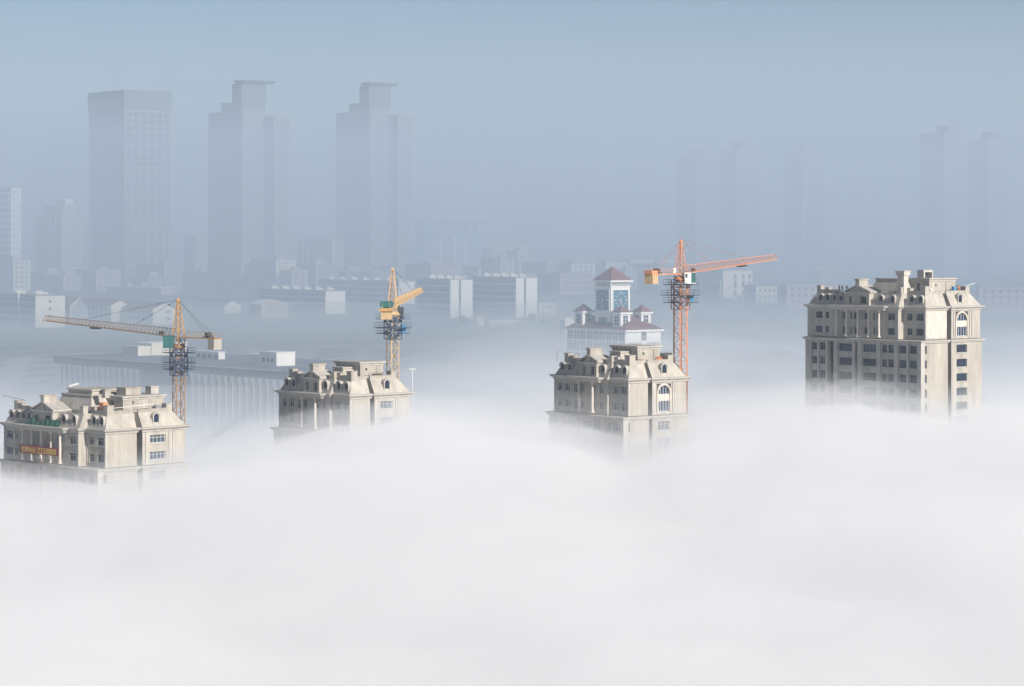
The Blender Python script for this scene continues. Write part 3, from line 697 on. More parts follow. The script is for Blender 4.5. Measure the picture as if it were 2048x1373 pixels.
def slab(name, label, px, py, D, phi, W, L, wall='wall_w', wall_l=None, roofm='flat', cat='building', group=None, base=None, eave=.35, para=0):
    p = at(px, py, D); z0 = ground_z(D) - 4 if base is None else base
    root = thing(name, label, cat, (p.x, p.y, z0), R(phi), group); h = p.z - z0
    f = MB().box(0, W, 0, L, 0, h); f.build('wall', wall, root)
    if wall_l: MB().box(-.06, -.003, .02, L - .02, 0, h - .02).build('shaded_front', wall_l, root)  # where greyer than the wall, the left front's shade is painted into its colour
    f = MB().box(-eave, W + eave, -eave, L + eave, h + .003, h + .35); f.build('roof', roofm, root)
    return root, h
def gable(name, label, px, py, D, phi, W, L, rise, wall='wall_c', roofm='tile', group='pitched roof houses', ov=.5):
    p = at(px, py, D); z0 = ground_z(D) - 4; root = thing(name, label, 'house', (p.x, p.y, z0), R(phi), group); h = p.z - z0
    f = MB(); s = [(0, 0, 0), (W, 0, 0), (W, 0, h), (W / 2, 0, h + rise), (0, 0, h)]; f.loft(s, [(x, L, z) for x, y, z in s]); f.build('wall', wall, root)
    f = MB()
    for a, b in (((-ov, h - ov * rise / (W / 2)), (W / 2, h + rise)), ((W / 2, h + rise), (W + ov, h - ov * rise / (W / 2)))):
        q = [(a[0], -ov, a[1] + .01), (b[0], -ov, b[1] + .01), (b[0], -ov, b[1] + .3), (a[0], -ov, a[1] + .3)]; f.loft(q, [(x, L + ov, z) for x, y, z in q])
    f.build('roof', roofm, root); return root, h

# far skyscrapers
def glass_tower():
    p = at(249, 180, 1500); z0 = 66; root = thing('office_skyscraper', 'broad flat-topped office tower with a window grid, leftmost of the three hazy towers', 'skyscraper', (p.x, p.y, z0), R(38)); h = p.z - z0; W, L = 31.5, 44
    MB().box(0, W, 0, L, 0, h).build('glass_body', 'tower_g', root)
    nf = 27; zt = h - 12; dz = 4.25
    f = MB()
    for i in range(7): f.box(i * (W - .8) / 6, i * (W - .8) / 6 + .8, -.45, -.003, 0, zt)
    for j in range(nf): f.box(.003, W - .003, -.4, -.004, zt - 1.0 - j * dz, zt - .003 - j * dz)
    f.build('facade_frame', 'tower_f', root)
    f = MB()
    for j in range(nf): f.box(-.2, -.004, .003, L - .003, zt - .8 - j * dz, zt - .003 - j * dz)
    f.build('floor_edges', 'tower_d', root)
    f = MB().box(-.6, W + .6, -.6, L + .6, h - 11.4, h); f.build('crown', 'tower_d', root)
    MB().box(6, W - 6, 8, L - 8, h + .003, h + .5).build('roof', 'tower_d', root)
glass_tower()
def stepped_tower(px, D, label, dy=0):
    p = at(px, 222 + dy, D); z0 = 66; root = thing('stepped_skyscraper', label, 'skyscraper', (p.x, p.y, z0), R(38), 'twin stepped towers in the haze'); h = p.z - z0; k_ = D / 1550; W, L = 36, 41
    f = MB().box(0, 14.5, 0, L, 0, h); f.box(14.5, 23.5, 5, L, 0, h - 1); f.box(23.5, W, 1.5, L, 0, h - 3); f.build('shaft', 'tower_w', root)
    MB().box(-.5, -.003, 1, L - 1, 0, h - .5).build('balcony_front', 'tower_d', root)
    dz = 3.35; n = 36
    me = MB().box(-1.3, -.5, 2, L - .4, 0, .9).mesh('balcony', 'tower_w')
    for j in range(n): link('balcony', me, root, (0, 0, h - 3 - j * dz))
    me = MB().box(1.5, 13, -.16, -.003, 0, 1.5).mesh('window_band', 'tower_d')
    for j in range(n): link('window_band', me, root, (0, 0, h - 4 - j * dz))
    MB().box(14.6, 23.4, 4.7, 4.99, 0, h - 2).build('recess_glass', 'tower_g', root)
    me = MB().box(25, 34.5, 1.34, 1.497, 0, 1.5).mesh('window_band', 'tower_d')
    for j in range(n): link('window_band', me, root, (0, 0, h - 6 - j * dz))
    f = MB().box(1, 18, 3, 27, h + .003, h + 5.2); f.box(.4, 18.6, 2.4, 28, h + 5.203, h + 5.8); f.build('upper_storey', 'tower_d', root)
    f = MB().box(2, 20, 5, 16, h + 5.803, h + 17.5); f.box(3, 9, 4.6, 4.99, h + 6, h + 15); f.build('lift_tower', 'tower_d', root)
    f = MB(); f.loft([(3, 3.5, h + 17.503), (24, 3.5, h + 17.503), (24, 11, h + 17.503), (3, 13, h + 17.503)], [(1, 2, h + 19.4), (26, 2.5, h + 19.4), (26, 11.5, h + 19.4), (1, 14, h + 19.4)]); f.build('roof_canopy', 'tower_d', root)
stepped_tower(486, 1550, 'stepped tower with a cantilevered roof plate, middle of the three hazy towers')
stepped_tower(741, 1680, 'stepped tower with a cantilevered roof plate, faintest and rightmost of the three hazy towers')

# pale high blocks at the left edge
def left_block():
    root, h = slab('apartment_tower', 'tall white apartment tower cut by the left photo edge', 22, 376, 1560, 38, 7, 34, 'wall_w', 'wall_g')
    bands(root, 'L', 33.6, 4, h, 15, 'wall_w', 'balcony', 1.3, .9, u0=1.2)
    front(root, 'R', .5, 6.5, h - 56, h - 1, 2, 14, 'glass_b', fill=(.35, .3))
    bands(root, 'R', 8.6, h - 54, h - 1, 13, 'wall_w', 'ledge', .5, .2)
left_block()
def strip_block():
    root, h = slab('apartment_block', 'hazy apartment block with white vertical strips beside the broad office tower', 128, 432, 1620, 38, 13, 40, 'wall_p', 'wall_g')
    for y in (1, 11, 17.5, 28, 35, 39): MB().box(-.9, -.061, y, y + 1.4, 0, h).build('pilaster', 'wall_w', root)
    front(root, 'R', 1, 12, h - 34, h - 1, 3, 10, 'glass_b', fill=(.5, .4)); bands(root, 'L', 39.5, h - 38, h - 2, 11, 'wall_p', 'ledge', .7, .4, u0=.5)
    f = MB().box(1, 11, 3, 30, h + .36, h + 6.5); f.box(.5, 11.5, 2.5, 30.5, h + 6.503, h + 7); f.build('upper_storey', 'wall_p', root)
    MB().box(3, 9, 4, 16, h + 7.003, h + 11).build('roof_plant', 'wall_w', root)
strip_block()
def strip_block2():
    root, h = slab('apartment_block', 'faint block with thin white vertical strips between the two stepped towers', 668, 480, 1660, 30, 7, 60, 'wall_g', 'wall_g')
    for y in (.2, 4, 16, 21, 29, 39, 47, 56): MB().box(-.8, -.061, y, y + 1.3, 0, h + (1.5 if y in (.2, 47) else 0)).build('pilaster', 'wall_w', root)
    MB().box(-.3, -.062, .3, 57, h - 5, h - 3).build('cornice_band', 'wall_w', root); front(root, 'L', 5, 56, h - 26, h - 6, 8, 5, 'glass_b', fill=(.35, .5), proud=.2)
strip_block2()
def sign_building():
    root, h = slab('sign_building', 'blue-clad building with a row of white roof sign characters in the haze', 846, 440, 1760, 14, 45, 26, 'wall_b', 'wall_b')
    # five dim strokes-and-boxes characters, unreadable through the haze
    G = ['h0 v2 d1', 'v1 h0 m2', 'v1 h0 h2', 'd1 v0 d2 h1', 'h2 v0 h1 h0 m1']
    for i, g in enumerate(G):
        f = MB(); x, z, s = 10.5 + i * 7.3, h - 8.6, 3.4
        for k in g.split():
            t = int(k[1]) / 2 * s
            if k[0] == 'h': f.box(x, x + s, -.5, -.2, z + t, z + t + .75)
            if k[0] == 'v': f.box(x + t, x + t + .75, -.52, -.22, z, z + s)
            if k[0] == 'm': f.box(x + s * .45, x + s, -.54, -.24, z + t * .8, z + t * .8 + .7)
            if k[0] == 'd': f.bar((x, -.38, z), (x + s, -.38, z + s) if k[1] == '1' else (x + s * .4, -.38, z + s), .42)
        f.build('sign_character', 'white', root)
    bands(root, 'R', 44.5, 2, h - 14, 6, 'wall_w', 'ledge', .5, .2)
    for x in (12, 22, 30): MB().box(x, x + 1.4, -.7, -.003, 0, h - 12).build('pilaster', 'wall_w', root)
    MB().box(-9, -.01, 1, 20, 0, h - 17).build('side_wing', 'wall_b', root)
sign_building()
def domes(px, py, D, label, W, n):
    root, h = slab('domed_hall', label, px, py, D, 25, W, 18, 'wall_p', None)
    for i in range(n):
        f = MB(); cx = W * (i + .5) / n; r = W / n * .42
        ring = lambda a: [(cx + r * math.cos(a) * math.cos(6.2832 * k / 12), 6 + r * math.cos(a) * math.sin(6.2832 * k / 12), h + .36 + r * math.sin(a)) for k in range(12)]
        for j in range(4): f.loft(ring(j * .39), ring((j + 1) * .39))
        f.build('dome', 'wall_p', root)
    front(root, 'R', 1, W - 1, h - 9, h - 1, n * 2, 2, 'glass_c', fill=(.45, .6))
domes(985, 496, 1700, 'faint pinkish hall with small domes right of the blue sign building', 17, 3)
domes(1036, 502, 1620, 'small faint pavilion with one dome and dark openings in the haze', 11, 1)

# slab blocks of the middle distance (lit end wall on the right, long front coloured grey to paint in its shade)
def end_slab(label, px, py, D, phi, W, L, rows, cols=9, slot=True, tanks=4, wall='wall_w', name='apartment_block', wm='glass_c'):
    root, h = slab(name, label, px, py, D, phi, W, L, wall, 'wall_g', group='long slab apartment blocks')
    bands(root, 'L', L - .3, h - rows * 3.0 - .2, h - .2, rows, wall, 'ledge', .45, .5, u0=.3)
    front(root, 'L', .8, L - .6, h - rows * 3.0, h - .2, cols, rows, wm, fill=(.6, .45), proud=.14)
    if slot: MB().box(W * .38, W * .46, -.12, -.003, 0, h - .3).build('stair_glazing', 'glass_c', root)
    for i in range(tanks):
        y = L * (i + .5) / tanks; f = MB().box(W * .35, W * .7, y - .7, y + .7, h + .36, h + 1.3); f.bar((W * .3, y - 1.0, h + 1.4), (W * .6, y + 1.0, h + 1.7), .35, 8); f.build('roof_tank', 'wall_c', root)
    return root, h
end_slab('six-storey slab with bright slotted end wall, left of two facing the pale round hut', 901, 560, 1150, 35, 12.3, 28, 6, 8)
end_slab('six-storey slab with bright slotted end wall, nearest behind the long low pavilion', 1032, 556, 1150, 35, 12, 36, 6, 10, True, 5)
end_slab('four-storey slab with blank end wall and white eaves behind the yellow crane', 651, 583, 1187, 35, 11, 64, 4, 14, False, 6)
end_slab('pale long slab with thin white eaves line behind the yellow crane peak', 797, 564, 1300, 35, 10, 82, 4, 16, False, 7)
def near_left_slab():
    root, h = end_slab('cream block with three small windows on its end wall behind the left crane tip', 71, 592, 1064, 34, 13.5, 44, 4, 10, False, 2, 'wall_c')
    for k in range(3): MB().box(6.2, 7.2, -.1, -.003, h - 3.1 - 3.05 * k, h - 2 - 3.05 * k).build('window', 'glass_a', root)
    f = MB().bar((-.9, 16, -4), (-.9, 16, h + 1.5), .45, 8); f.build('chimney_pipe', 'wall_w', root)
    f = MB().bar((7, 4, h + .4), (7, 4, h + 1.3), .2).bar((6, 4, h + 1.3), (8, 5, h + 1.1), .25); f.build('roof_dish', 'white', root)
near_left_slab()
def school():
    p = at(140, 545, 1540); z0 = 64; root = thing('school_building', 'low building with two blank lit end walls under the apartment strips', 'building', (p.x, p.y, z0), R(30)); h = p.z - z0
    for (dx, dy) in ((0, 0), (-27, 33)):
        MB().box(dx, dx + 17.5, dy, dy + 60, 0, h).build('wing', 'wall_c', root)
        MB().box(dx - .4, dx + 17.9, dy - .4, dy + 60.4, h + .003, h + .5).build('roof', 'tile', root)
        MB().box(dx + 12, dx + 17.4, dy - .1, dy - .003, h * .55, h * .55 + .5).build('ledge', 'wall_p', root)
    front(root, 'L', 2, 58, h - 11, h - .5, 14, 3, 'glass_c', fill=(.5, .55), proud=.12)
school()
r_, h_ = slab('low_terrace', 'long low pinkish terrace at the foot of the broad office tower', 322, 577, 1420, 40, 9, 60, 'wall_p', 'wall_p', 'wall_w')
front(r_, 'L', 1, 59, h_ - 6, h_ - .5, 14, 2, 'glass_c', fill=(.5, .5), proud=.12)
for y in (22, 38): MB().box(1, 4, y, y + 2.5, h_ + .36, h_ + 2.4).build('chimney', 'wall_p', r_)

def house_windows(root, W, h, pts):
    for (x, z) in pts: MB().box(x - .45, x + .45, -.09, -.003, z, z + 1.1).build('window', 'glass_a', root)
r_, h_ = gable('gable_house', 'house with blank cream gable under the left crane jib stay', 222, 611, 1110, 36, 9, 34, 2.2); front(r_, 'L', 3, 33, h_ - 5.5, h_ - .3, 7, 2, 'glass_c', fill=(.5, .5), proud=.06)
r_, h_ = gable('gable_house', 'house with paired small gable windows left of the yellow crane peak', 306, 618, 1090, 36, 11, 34, 2.4); house_windows(r_, 11, h_, [(6.6, h_ - 2), (8.0, h_ - 2), (6.6, h_ - 5), (8.0, h_ - 5)]); front(r_, 'L', 3, 33, h_ - 5.5, h_ - .3, 7, 2, 'glass_c', fill=(.5, .5), proud=.06)
r_, h_ = gable('gable_house', 'smaller faint house with pale gable under the middle hazy tower', 449, 612, 1195, 36, 9, 30, 2.6, 'wall_c'); front(r_, 'L', 3, 29, h_ - 5, h_ - .3, 6, 2, 'glass_c', fill=(.5, .5), proud=.06)
r_, h_ = gable('gable_house', 'pinkish house with white verge boards in front of the four-storey slab', 522, 610, 1150, 20, 13, 22, 1.9, 'wall_p', 'wall_w'); house_windows(r_, 13, h_, [(4, h_ - 3), (8.5, h_ - 3)])
r_, h_ = gable('gable_house', 'dark-walled house whose white verge zigzags behind the cream end wall', 140, 612, 1100, 40, 9, 20, 3.4, 'wall_g', 'tile'); MB().bar((-.2, -.9, h_ - .3), (4.5, -.9, h_ + 3.5), .22).build('verge_board', 'wall_w', r_); MB().bar((.0, -.4, 0), (.0, -.4, h_), .22).build('rain_pipe', 'wall_w', r_)

# the low city dissolving in the haze
rc = random.Random(41)
for k in range(26):
    px = 30 + k * 51 + rc.uniform(-14, 14); D = rc.uniform(1440, 1600)
    W, L = rc.uniform(10, 18), rc.uniform(18, 40); g = ground_z(D); nfl = rc.choice((3, 4, 4, 5, 6)); py = HZ + (CZ - g - nfl * 3.1) * F / D
    root, h = slab('city_block', 'faint hazy block in the low city stretching behind the near cranes', px, py, D, rc.uniform(25, 42), W, L, rc.choice(('wall_p', 'wall_c', 'wall_g')), 'wall_g', rc.choice(('flat', 'tile')), group='faint blocks of the low city')
    front(root, 'R', .8, W - .8, 1 + 4, h - .4, max(2, int(W / 3.5)), nfl, 'glass_c', fill=(.5, .45), proud=.06); front(root, 'L', .8, L - .8, 1 + 4, h - .4, max(3, int(L / 4.5)), nfl, 'glass_c', fill=(.55, .45), proud=.1)
    MB().box(W * .3, W * .7, L * .2, L * .4, h + .36, h + rc.uniform(1.5, 3)).build('roof_plant', 'wall_p', root)

# right of the clock tower
def civic():
    root, h = slab('civic_building', 'pale two-wing building with columns of windows behind the orange crane jib', 1446, 542, 1330, 35, 20.5, 48, 'wall_c', 'wall_g')
    for c_, x in enumerate((7.5, 13, 17.5)):
        for k, (z, hh) in enumerate(((h - 4.3, 2.2), (h - 9.3, 3.6), (h - 14.2, 3.6))):
            MB().box(x, x + 1.9, -.1, -.003, z, z + hh).build('window', 'glass_b', root)
    front(root, 'L', 3, 46, h - 5, h - 1, 9, 1, 'glass_b', fill=(.4, .6), proud=.1)
    MB().box(-.3, -.062, 4, 16, 0, h - 6).build('glass_bay', 'tower_g', root); MB().box(-.8, -.063, 1, 46, h - 6, h - 5.3).build('ledge', 'wall_c', root)
    for y in (1.5, 17, 24, 31, 38): MB().box(-.7, -.064, y, y + 1.4, 0, h - 6.01).build('pilaster', 'wall_c', root)
civic()
def annex(label, px, py, D, phi, W, L, c1, r1, wl='wall_p', ww='wall_p'):
    root, h = slab('annex_block', label, px, py, D, phi, W, L, ww, wl); front(root, 'R', 1, W - 1, h - 3.4 * r1, h - .4, c1, r1, 'glass_b', fill=(.5, .5), proud=.08)
    front(root, 'L', 1, L - 1, h - 3.4 * r1, h - .4, max(2, int(L / 3.5)), r1, 'glass_b', fill=(.5, .5), proud=.1); return root, h
annex('lower pale annex with three bays of windows right of the two-wing building', 1512, 573, 1300, 12, 15, 20, 5, 3, 'wall_g', 'wall_c')
annex('hazy five-floor block peeking out left of the craneless tower', 1574, 570, 1240, 8, 26, 20, 7, 5)
annex('hazy pinkish block with a window grid at the right photo edge', 1958, 574, 1210, -6, 40, 22, 10, 4)
annex('pale distant block behind the clock tower roof', 1205, 536, 1560, 20, 34, 20, 9, 4, 'wall_g', 'wall_p')
annex('tall hazy office block with thin pale fins right of the clock tower peak', 1262, 520, 1680, 15, 30, 20, 8, 6, 'wall_g', 'wall_w')
annex('faint slim block between the broad office tower and the middle stepped tower', 392, 474, 1700, 38, 8, 16, 2, 6, 'wall_g', 'wall_p')
annex('low hazy block with two window rows left of the clock tower roof', 1078, 606, 1180, 30, 9, 18, 3, 2, 'wall_p', 'wall_c')
annex('faint four-storey block beneath the blue sign building', 862, 528, 1480, 25, 18, 24, 6, 4, 'wall_g', 'wall_p')
annex('faint low block between the domed pavilion and the clock tower', 1120, 548, 1420, 30, 22, 26, 7, 3, 'wall_g', 'wall_p')
def shed_roof(label, px, py, D, W, m='wall_w'):
    root, h = slab('long_shed', label, px, py, D, 4, W, 30, 'wall_g', None, m)
    for i in range(int(W / 5)): MB().box(i * 5 + 1, i * 5 + 3.5, -.1, -.003, h - 4, h - 1.5).build('window_strip', 'glass_c', root)
shed_roof('long pale shed roof just above the orange crane jib', 1385, 519, 1780, 18)
shed_roof('long white shed roof in the haze left of the craneless tower roof', 1638, 538, 1640, 13)
# faint towers deep in the haze on the right
def faint(label, px0, px1, py, D, n=12):
    W = (px1 - px0) / F * D / .8; root, h = slab('distant_tower', label, px0 + (px1 - px0) * .35, py, D, 35, W * .62, W * .62, 'tower_w', 'tower_w', group='barely visible far towers', base=60)
    bands(root, 'R', W * .62, 10, h, n, 'tower_d', 'window_band', 1.6, .2); MB().box(W * .15, W * .4, 2, W * .35, h + .36, h + 6).build('roof_plant', 'tower_d', root)
faint('barely visible tower right of the orange crane jib tip, shorter of its pair', 1365, 1436, 312, 1880)
faint('barely visible tower right of the orange crane jib tip, taller of its pair', 1448, 1520, 298, 1930)
faint('barely visible slim tower above the left end of the craneless tower', 1580, 1650, 305, 1960)
faint('barely visible wide tower above the right end of the craneless tower', 1858, 1945, 266, 1860)
faint('barely visible tower nearest the right photo edge', 1952, 2025, 280, 1880)

# ------------------------------------------------------------------ the long hall with the colonnade
def colonnade():
    X, Y, zr = -63, 730, 61.4; root = thing('colonnade_hall', 'long flat-roofed hall with two rows of tall pillars behind the left crane', 'building', (X, Y, 0), R(41)); L = 132
    f = MB().prism([(0, 0), (22, 0), (22, 35), (48, 35), (48, L), (0, L)], 0, zr - 2.4); f.build('wall', 'hall', root)
    f = MB(); moulding(f, [(-1.7, -1.7), (23, -1.7), (23, 34), (49, 34), (49, L + 1.7), (-1.7, L + 1.7)], [(0, zr - 2.39), (.1, zr - 2.2), (.1, zr - .5), (.5, zr - .3), (.5, zr), (0, zr + .05)]); f.build('fascia', 'hall', root)
    f = MB().bar((-1.9, 5, zr + .12), (-1.9, 95, zr + .12), .16).bar((-1.9, 100, zr + .12), (-1.9, 130, zr + .12), .1); f.build('roof_edge_trim', 'wall_w', root)
    g = MB().box(-1.45, -.003, -.45, .45, 10, zr - 2.39); g.loft([(-1.45, -.45, zr - 5.2), (-.1, -.45, zr - 5.2), (-.1, .45, zr - 5.2), (-1.45, .45, zr - 5.2)], [(-1.62, -1.3, zr - 2.4), (-.1, -1.3, zr - 2.4), (-.1, 1.3, zr - 2.4), (-1.62, 1.3, zr - 2.4)], False)
    me = g.mesh('pillar', 'pillar'); ws = MB().box(-.1, -.004, 0, 2.2, 16, zr - 5).mesh('tall_window', 'glass_b')
    for k in range(14): link('pillar', me, root, (0, 83.5 + 3.4 * k, 0)); link('tall_window', ws, root, (0, 83.5 + 3.4 * k + .6, 0))
    for k in range(14): link('pillar', me, root, (0, 52 - 3.6 * k, 0)); link('tall_window', ws, root, (0, 52 - 3.6 * k - 2.8, 0))
    f = MB().box(-14, -1.7, 54.5, 82, 10, zr - 9.5); f.box(-14.5, -1.71, 54, 82.5, zr - 9.497, zr - 9); f.build('entrance_canopy', 'hall', root)
    MB().box(-14.7, -14.51, 54, 82.5, zr - 9.4, zr - 9.05).build('canopy_trim', 'wall_w', root)
    def roof_house(px, py, D, W, Ld, h, lab, m='wall_w'):
        p = at(px, py, D); z = zr + .06; o = thing('roof_pavilion', lab, 'pavilion', (p.x, p.y, z), R(41), 'white roof pavilions on the colonnade hall')
        MB().box(0, W, 0, Ld, 0, h).build('wall', m, o); MB().box(-.25, W + .25, -.25, Ld + .25, h + .003, h + .25).build('roof', 'wall_w', o); return o
    o = roof_house(303, 712, 832, 14, 11, 3.9, 'white box with one bright face on the hall roof left of the crane mast', 'wall_c'); front(o, 'L', 1, 10, .4, 3, 3, 1, 'glass_c', fill=(.4, .5)); MB().box(-5, -.01, .5, 10, 0, 3.2).build('lean_to', 'wall_c', o)
    o = roof_house(437, 724, 805, 2.5, 14, 2.2, 'low white arcade on the hall roof just right of the crane mast')
    for k in range(4):
        g = MB(); g.loft([(-.1, 1.6 + 3.3 * k + x, z) for x, z in arch(2.1, 1.7, 8)], [(-.003, 1.6 + 3.3 * k + x, z) for x, z in arch(2.1, 1.7, 8)]); g.build('arched_opening', 'glass_c', o)
    o = roof_house(553, 736, 762, 7, 9, 4.0, 'white plant house with a bright end wall at the right end of the hall roof'); front(o, 'L', 1, 8, .5, 3, 3, 1, 'glass_c', fill=(.5, .5)); MB().box(1, 6.5, 9.01, 18, 0, 3.2).build('lean_to', 'wall_w', o)
colonnade()

# ------------------------------------------------------------------ clock tower building
def pyramid(f, x0, x1, y0, y1, z, h, ov): f.loft([(x0 - ov, y0 - ov, z), (x1 + ov, y0 - ov, z), (x1 + ov, y1 + ov, z), (x0 - ov, y1 + ov, z)], [((x0 + x1) / 2 - .02, (y0 + y1) / 2 - .02, z + h), ((x0 + x1) / 2 + .02, (y0 + y1) / 2 - .02, z + h), ((x0 + x1) / 2 + .02, (y0 + y1) / 2 + .02, z + h), ((x0 + x1) / 2 - .02, (y0 + y1) / 2 + .02, z + h)])
def clock_building():
    p = at(1252, 663, 780); ze = p.z; root = thing('clock_tower_building', 'white clock tower with purple-red pyramid roofs rising behind the arched window tower', 'building', (p.x, p.y, 0), R(38)); W, L = 14.3, 29
    MB().box(0, W, 0, L, 0, ze - .3).build('wall', 'wall_p', root)
    MB().box(-.85, W + .85, -.85, L + .85, ze - .3, ze + .35).build('eaves', 'white', root)
    f = MB(); z = ze + .352; ov = .7
    f.loft([(-ov, -ov, z), (W + ov, -ov, z), (W + ov, L + ov, z), (-ov, L + ov, z)], [(W / 2 - .3, W / 2, z + 4.6), (W / 2 + .3, W / 2, z + 4.6), (W / 2 + .3, L - W / 2, z + 4.6), (W / 2 - .3, L - W / 2, z + 4.6)]); f.build('main_roof', 'tile', root)
    # right-hand front: white panels and a window strip
    for (xa, xb) in ((.1, 6.2), (8.3, W - .1)): MB().box(xa, xb, -.14, -.003, ze - 3.6, ze - .32).build('wall_panel', 'white', root)
    for z0 in (ze - 3.4, ze - 7.2):
        wn = MB().box(6.4, 8.1, -.12, -.003, z0 + .5, z0 + 2.9).build('window', 'glass_b', root); MB().box(7.18, 7.3, -.16, -.121, z0 + .5, z0 + 2.9).box(6.4, 8.1, -.158, -.122, z0 + 1.6, z0 + 1.72).build('muntin', 'white', wn)
    MB().box(6.3, 8.2, -.16, -.003, ze - 5, ze - 3.1).build('wall_panel', 'white', root)
    for xa in (0, 13.9): MB().box(xa, xa + .4, -.2, -.003, 0, ze - .31).build('pilaster', 'white', root)
    # left-hand front: bays between white pilasters
    for k in range(10): MB().box(-.3, -.003, .05 + k * 3.17, .4 + k * 3.17, 0, ze - .31).build('pilaster', 'white', root)
    for r0 in (ze - 3.0, ze - 6.7, ze - 10.3):
        MB().box(-.16, -.004, .42, L - .1, r0 - .55, r0 - .2).build('sill_band', 'white', root)
        for k in range(9):
            y = .62 + k * 3.17; wn = MB().box(-.08, -.003, y, y + 2.6, r0, r0 + 2.2).build('window', 'glass_c', root); MB().box(-.12, -.081, y + 1.22, y + 1.38, r0, r0 + 2.2).box(-.121, -.082, y, y + 2.6, r0 + 1.5, r0 + 1.62).build('muntin', 'white', wn)
    # corner turrets
    def turret(x, y):
        t = bpy.data.objects.new('turret', None); COL.objects.link(t); t.parent = root; t.location = (x, y, ze); s = 4.0
        MB().box(0, s, 0, s, .2, 5.2).build('wall', 'white', t); MB().box(-.55, s + .55, -.55, s + .55, 5.203, 5.75).build('eaves', 'white', t)
        f = MB(); pyramid(f, 0, s, 0, s, 5.753, 2.3, .4); f.build('turret_roof', 'tile', t)
        for rz, lc in ((0, (0, 0, 0)), (R(-90), (0, s, 0))):
            g = MB().box(1.05, 2.95, -.06, -.003, 1.6, 4.7); w_ = g.build('window', 'glass_b', t, lc, rz)
            q = MB().box(1.93, 2.07, -.1, -.061, 1.6, 4.7)
            for zz in (2.5, 3.6): q.box(1.05, 2.95, -.102, -.062, zz, zz + .13)
            q.build('muntin', 'white', t, lc, rz)
    for x, y in ((.8, 3.5), (9.3, 3.5), (.8, 22.2), (9.3, 22.2)): turret(x, y)
    # the tower itself
    a, b, s = 2.75, 10.5, 7.9; zt = 86.8
    MB().box(a, a + s, b, b + s, ze, zt - 1.65).build('tower_wall', 'white', root)
    MB().box(a + .35, a + s - .35, b + .35, b + s - .35, zt - 1.66, zt - .2).build('louvre_stage', 'tower_d', root)
    f = MB()
    for k in range(11):
        t = .3 + k * (s - .85) / 10; f.box(a + t, a + t + .25, b + .1, b + .34, zt - 1.4, zt - .2); f.box(a + .1, a + .34, b + t, b + t + .25, zt - 1.4, zt - .2)
    f.build('louvre_posts', 'white', root)
    MB().box(a - .25, a + s + .25, b - .25, b + s + .25, zt - 1.75, zt - 1.41).build('string_course', 'white', root)
    MB().box(a - .75, a + s + .75, b - .75, b + s + .75, zt - .2, zt + .35).build('tower_eaves', 'white', root)
    f = MB(); pyramid(f, a, a + s, b, b + s, zt + .353, 4.4, .6); f.build('tower_roof', 'tile', root)
    MB().bar((a + s / 2, b + s / 2, zt + 4.6), (a + s / 2, b + s / 2, zt + 5.6), .08, 6).build('finial', 'white', root)
    # clock dials on both visible faces: square blue panel, white bars for the hours, hands at half past eight
    cz = 80.9
    for rz, ox, oy in ((0, a + s / 2, b), (R(-90), a, b + s / 2)):
        f = MB(); e = 3.05
        f.box(-e, e, -.1, -.003, -e - .1, e + .1); c = f.build('clock_dial', 'dial', root, (ox, oy, cz), rz)
        f = MB()
        for (xa, xb, za, zb) in ((-e - .22, -e, -e - .3, e + .3), (e, e + .22, -e - .3, e + .3), (-e, e, -e - .3, -e - .1), (-e, e, e + .1, e + .3)): f.box(xa, xb, -.2, -.003, za, zb)
        f.build('dial_frame', 'white', c)
        f = MB()
        for k in range(12):
            t = 2 * math.pi * k / 12; u = Vector((math.sin(t), 0, math.cos(t))); big = k % 3 == 0
            f.bar(u * 1.95 + Vector((0, -.16, 0)), u * (2.6 if big else 2.45) + Vector((0, -.16, 0)), .2 if big else .12)
        f.build('hour_mark', 'white', c)
        ha = math.radians(8.5 * 30)
        MB().bar((0, -.2, 0), (1.3 * math.sin(ha), -.2, 1.3 * math.cos(ha)), .2).build('hour_hand', 'hand', c); MB().bar((0, -.26, .55), (0, -.26, -2.1), .12).build('minute_hand', 'white', c)
        g = MB().box(-1.9, 1.9, -.08, -.003, -8.4, -5.5).build('window', 'glass_c', root, (ox, oy, cz), rz)
        q = MB()
        for xx in (-1.2, -.4, .4, 1.2): q.box(xx - .06, xx + .06, -.12, -.081, -8.4, -5.5)
        q.build('muntin', 'white', root, (ox, oy, cz), rz)
clock_building()

# small things by the lawn
def hut():
    p = at(958, 657, 1080); z = ground_z(1080) - .5; root = thing('round_hut', 'small cream round hut with a conical top at the lawn edge', 'hut', (p.x, p.y, z)); r, n = 2.5, 14
    ring = lambda q, zz: [(q * math.cos(6.2832 * i / n), q * math.sin(6.2832 * i / n), zz) for i in range(n)]
    MB().loft(ring(r * .85, 0), ring(r, 3.4)).build('wall', 'wall_c', root); MB().loft(ring(r * 1.1, 3.403), ring(.2, 5.0)).build('roof', 'wall_c', root); MB().box(-.5, .5, -r * 1.05, -r * .8, 0, 2).build('door', 'wall_p', root)
hut()
def pavilion():
    root, h = slab('lawn_pavilion', 'long low white pavilion with a row of small windows at the lawn edge', 980, 643, 1085, 6, 16, 7, 'wall_w', None, 'wall_w'); front(root, 'R', .4, 15.6, h - 2.6, h - .3, 9, 1, 'glass_c', fill=(.6, .55), proud=.08)
    MB().box(-.5, 16.5, -1.6, -.003, h - 3.4, h - 3.0).build('canopy', 'wall_w', root)
pavilion()
r_, h_ = gable('garden_house', 'small cream house left of the clock building\'s left turret', 1130, 640, 960, 30, 4, 4, .8, 'wall_c', 'wall_c', None)

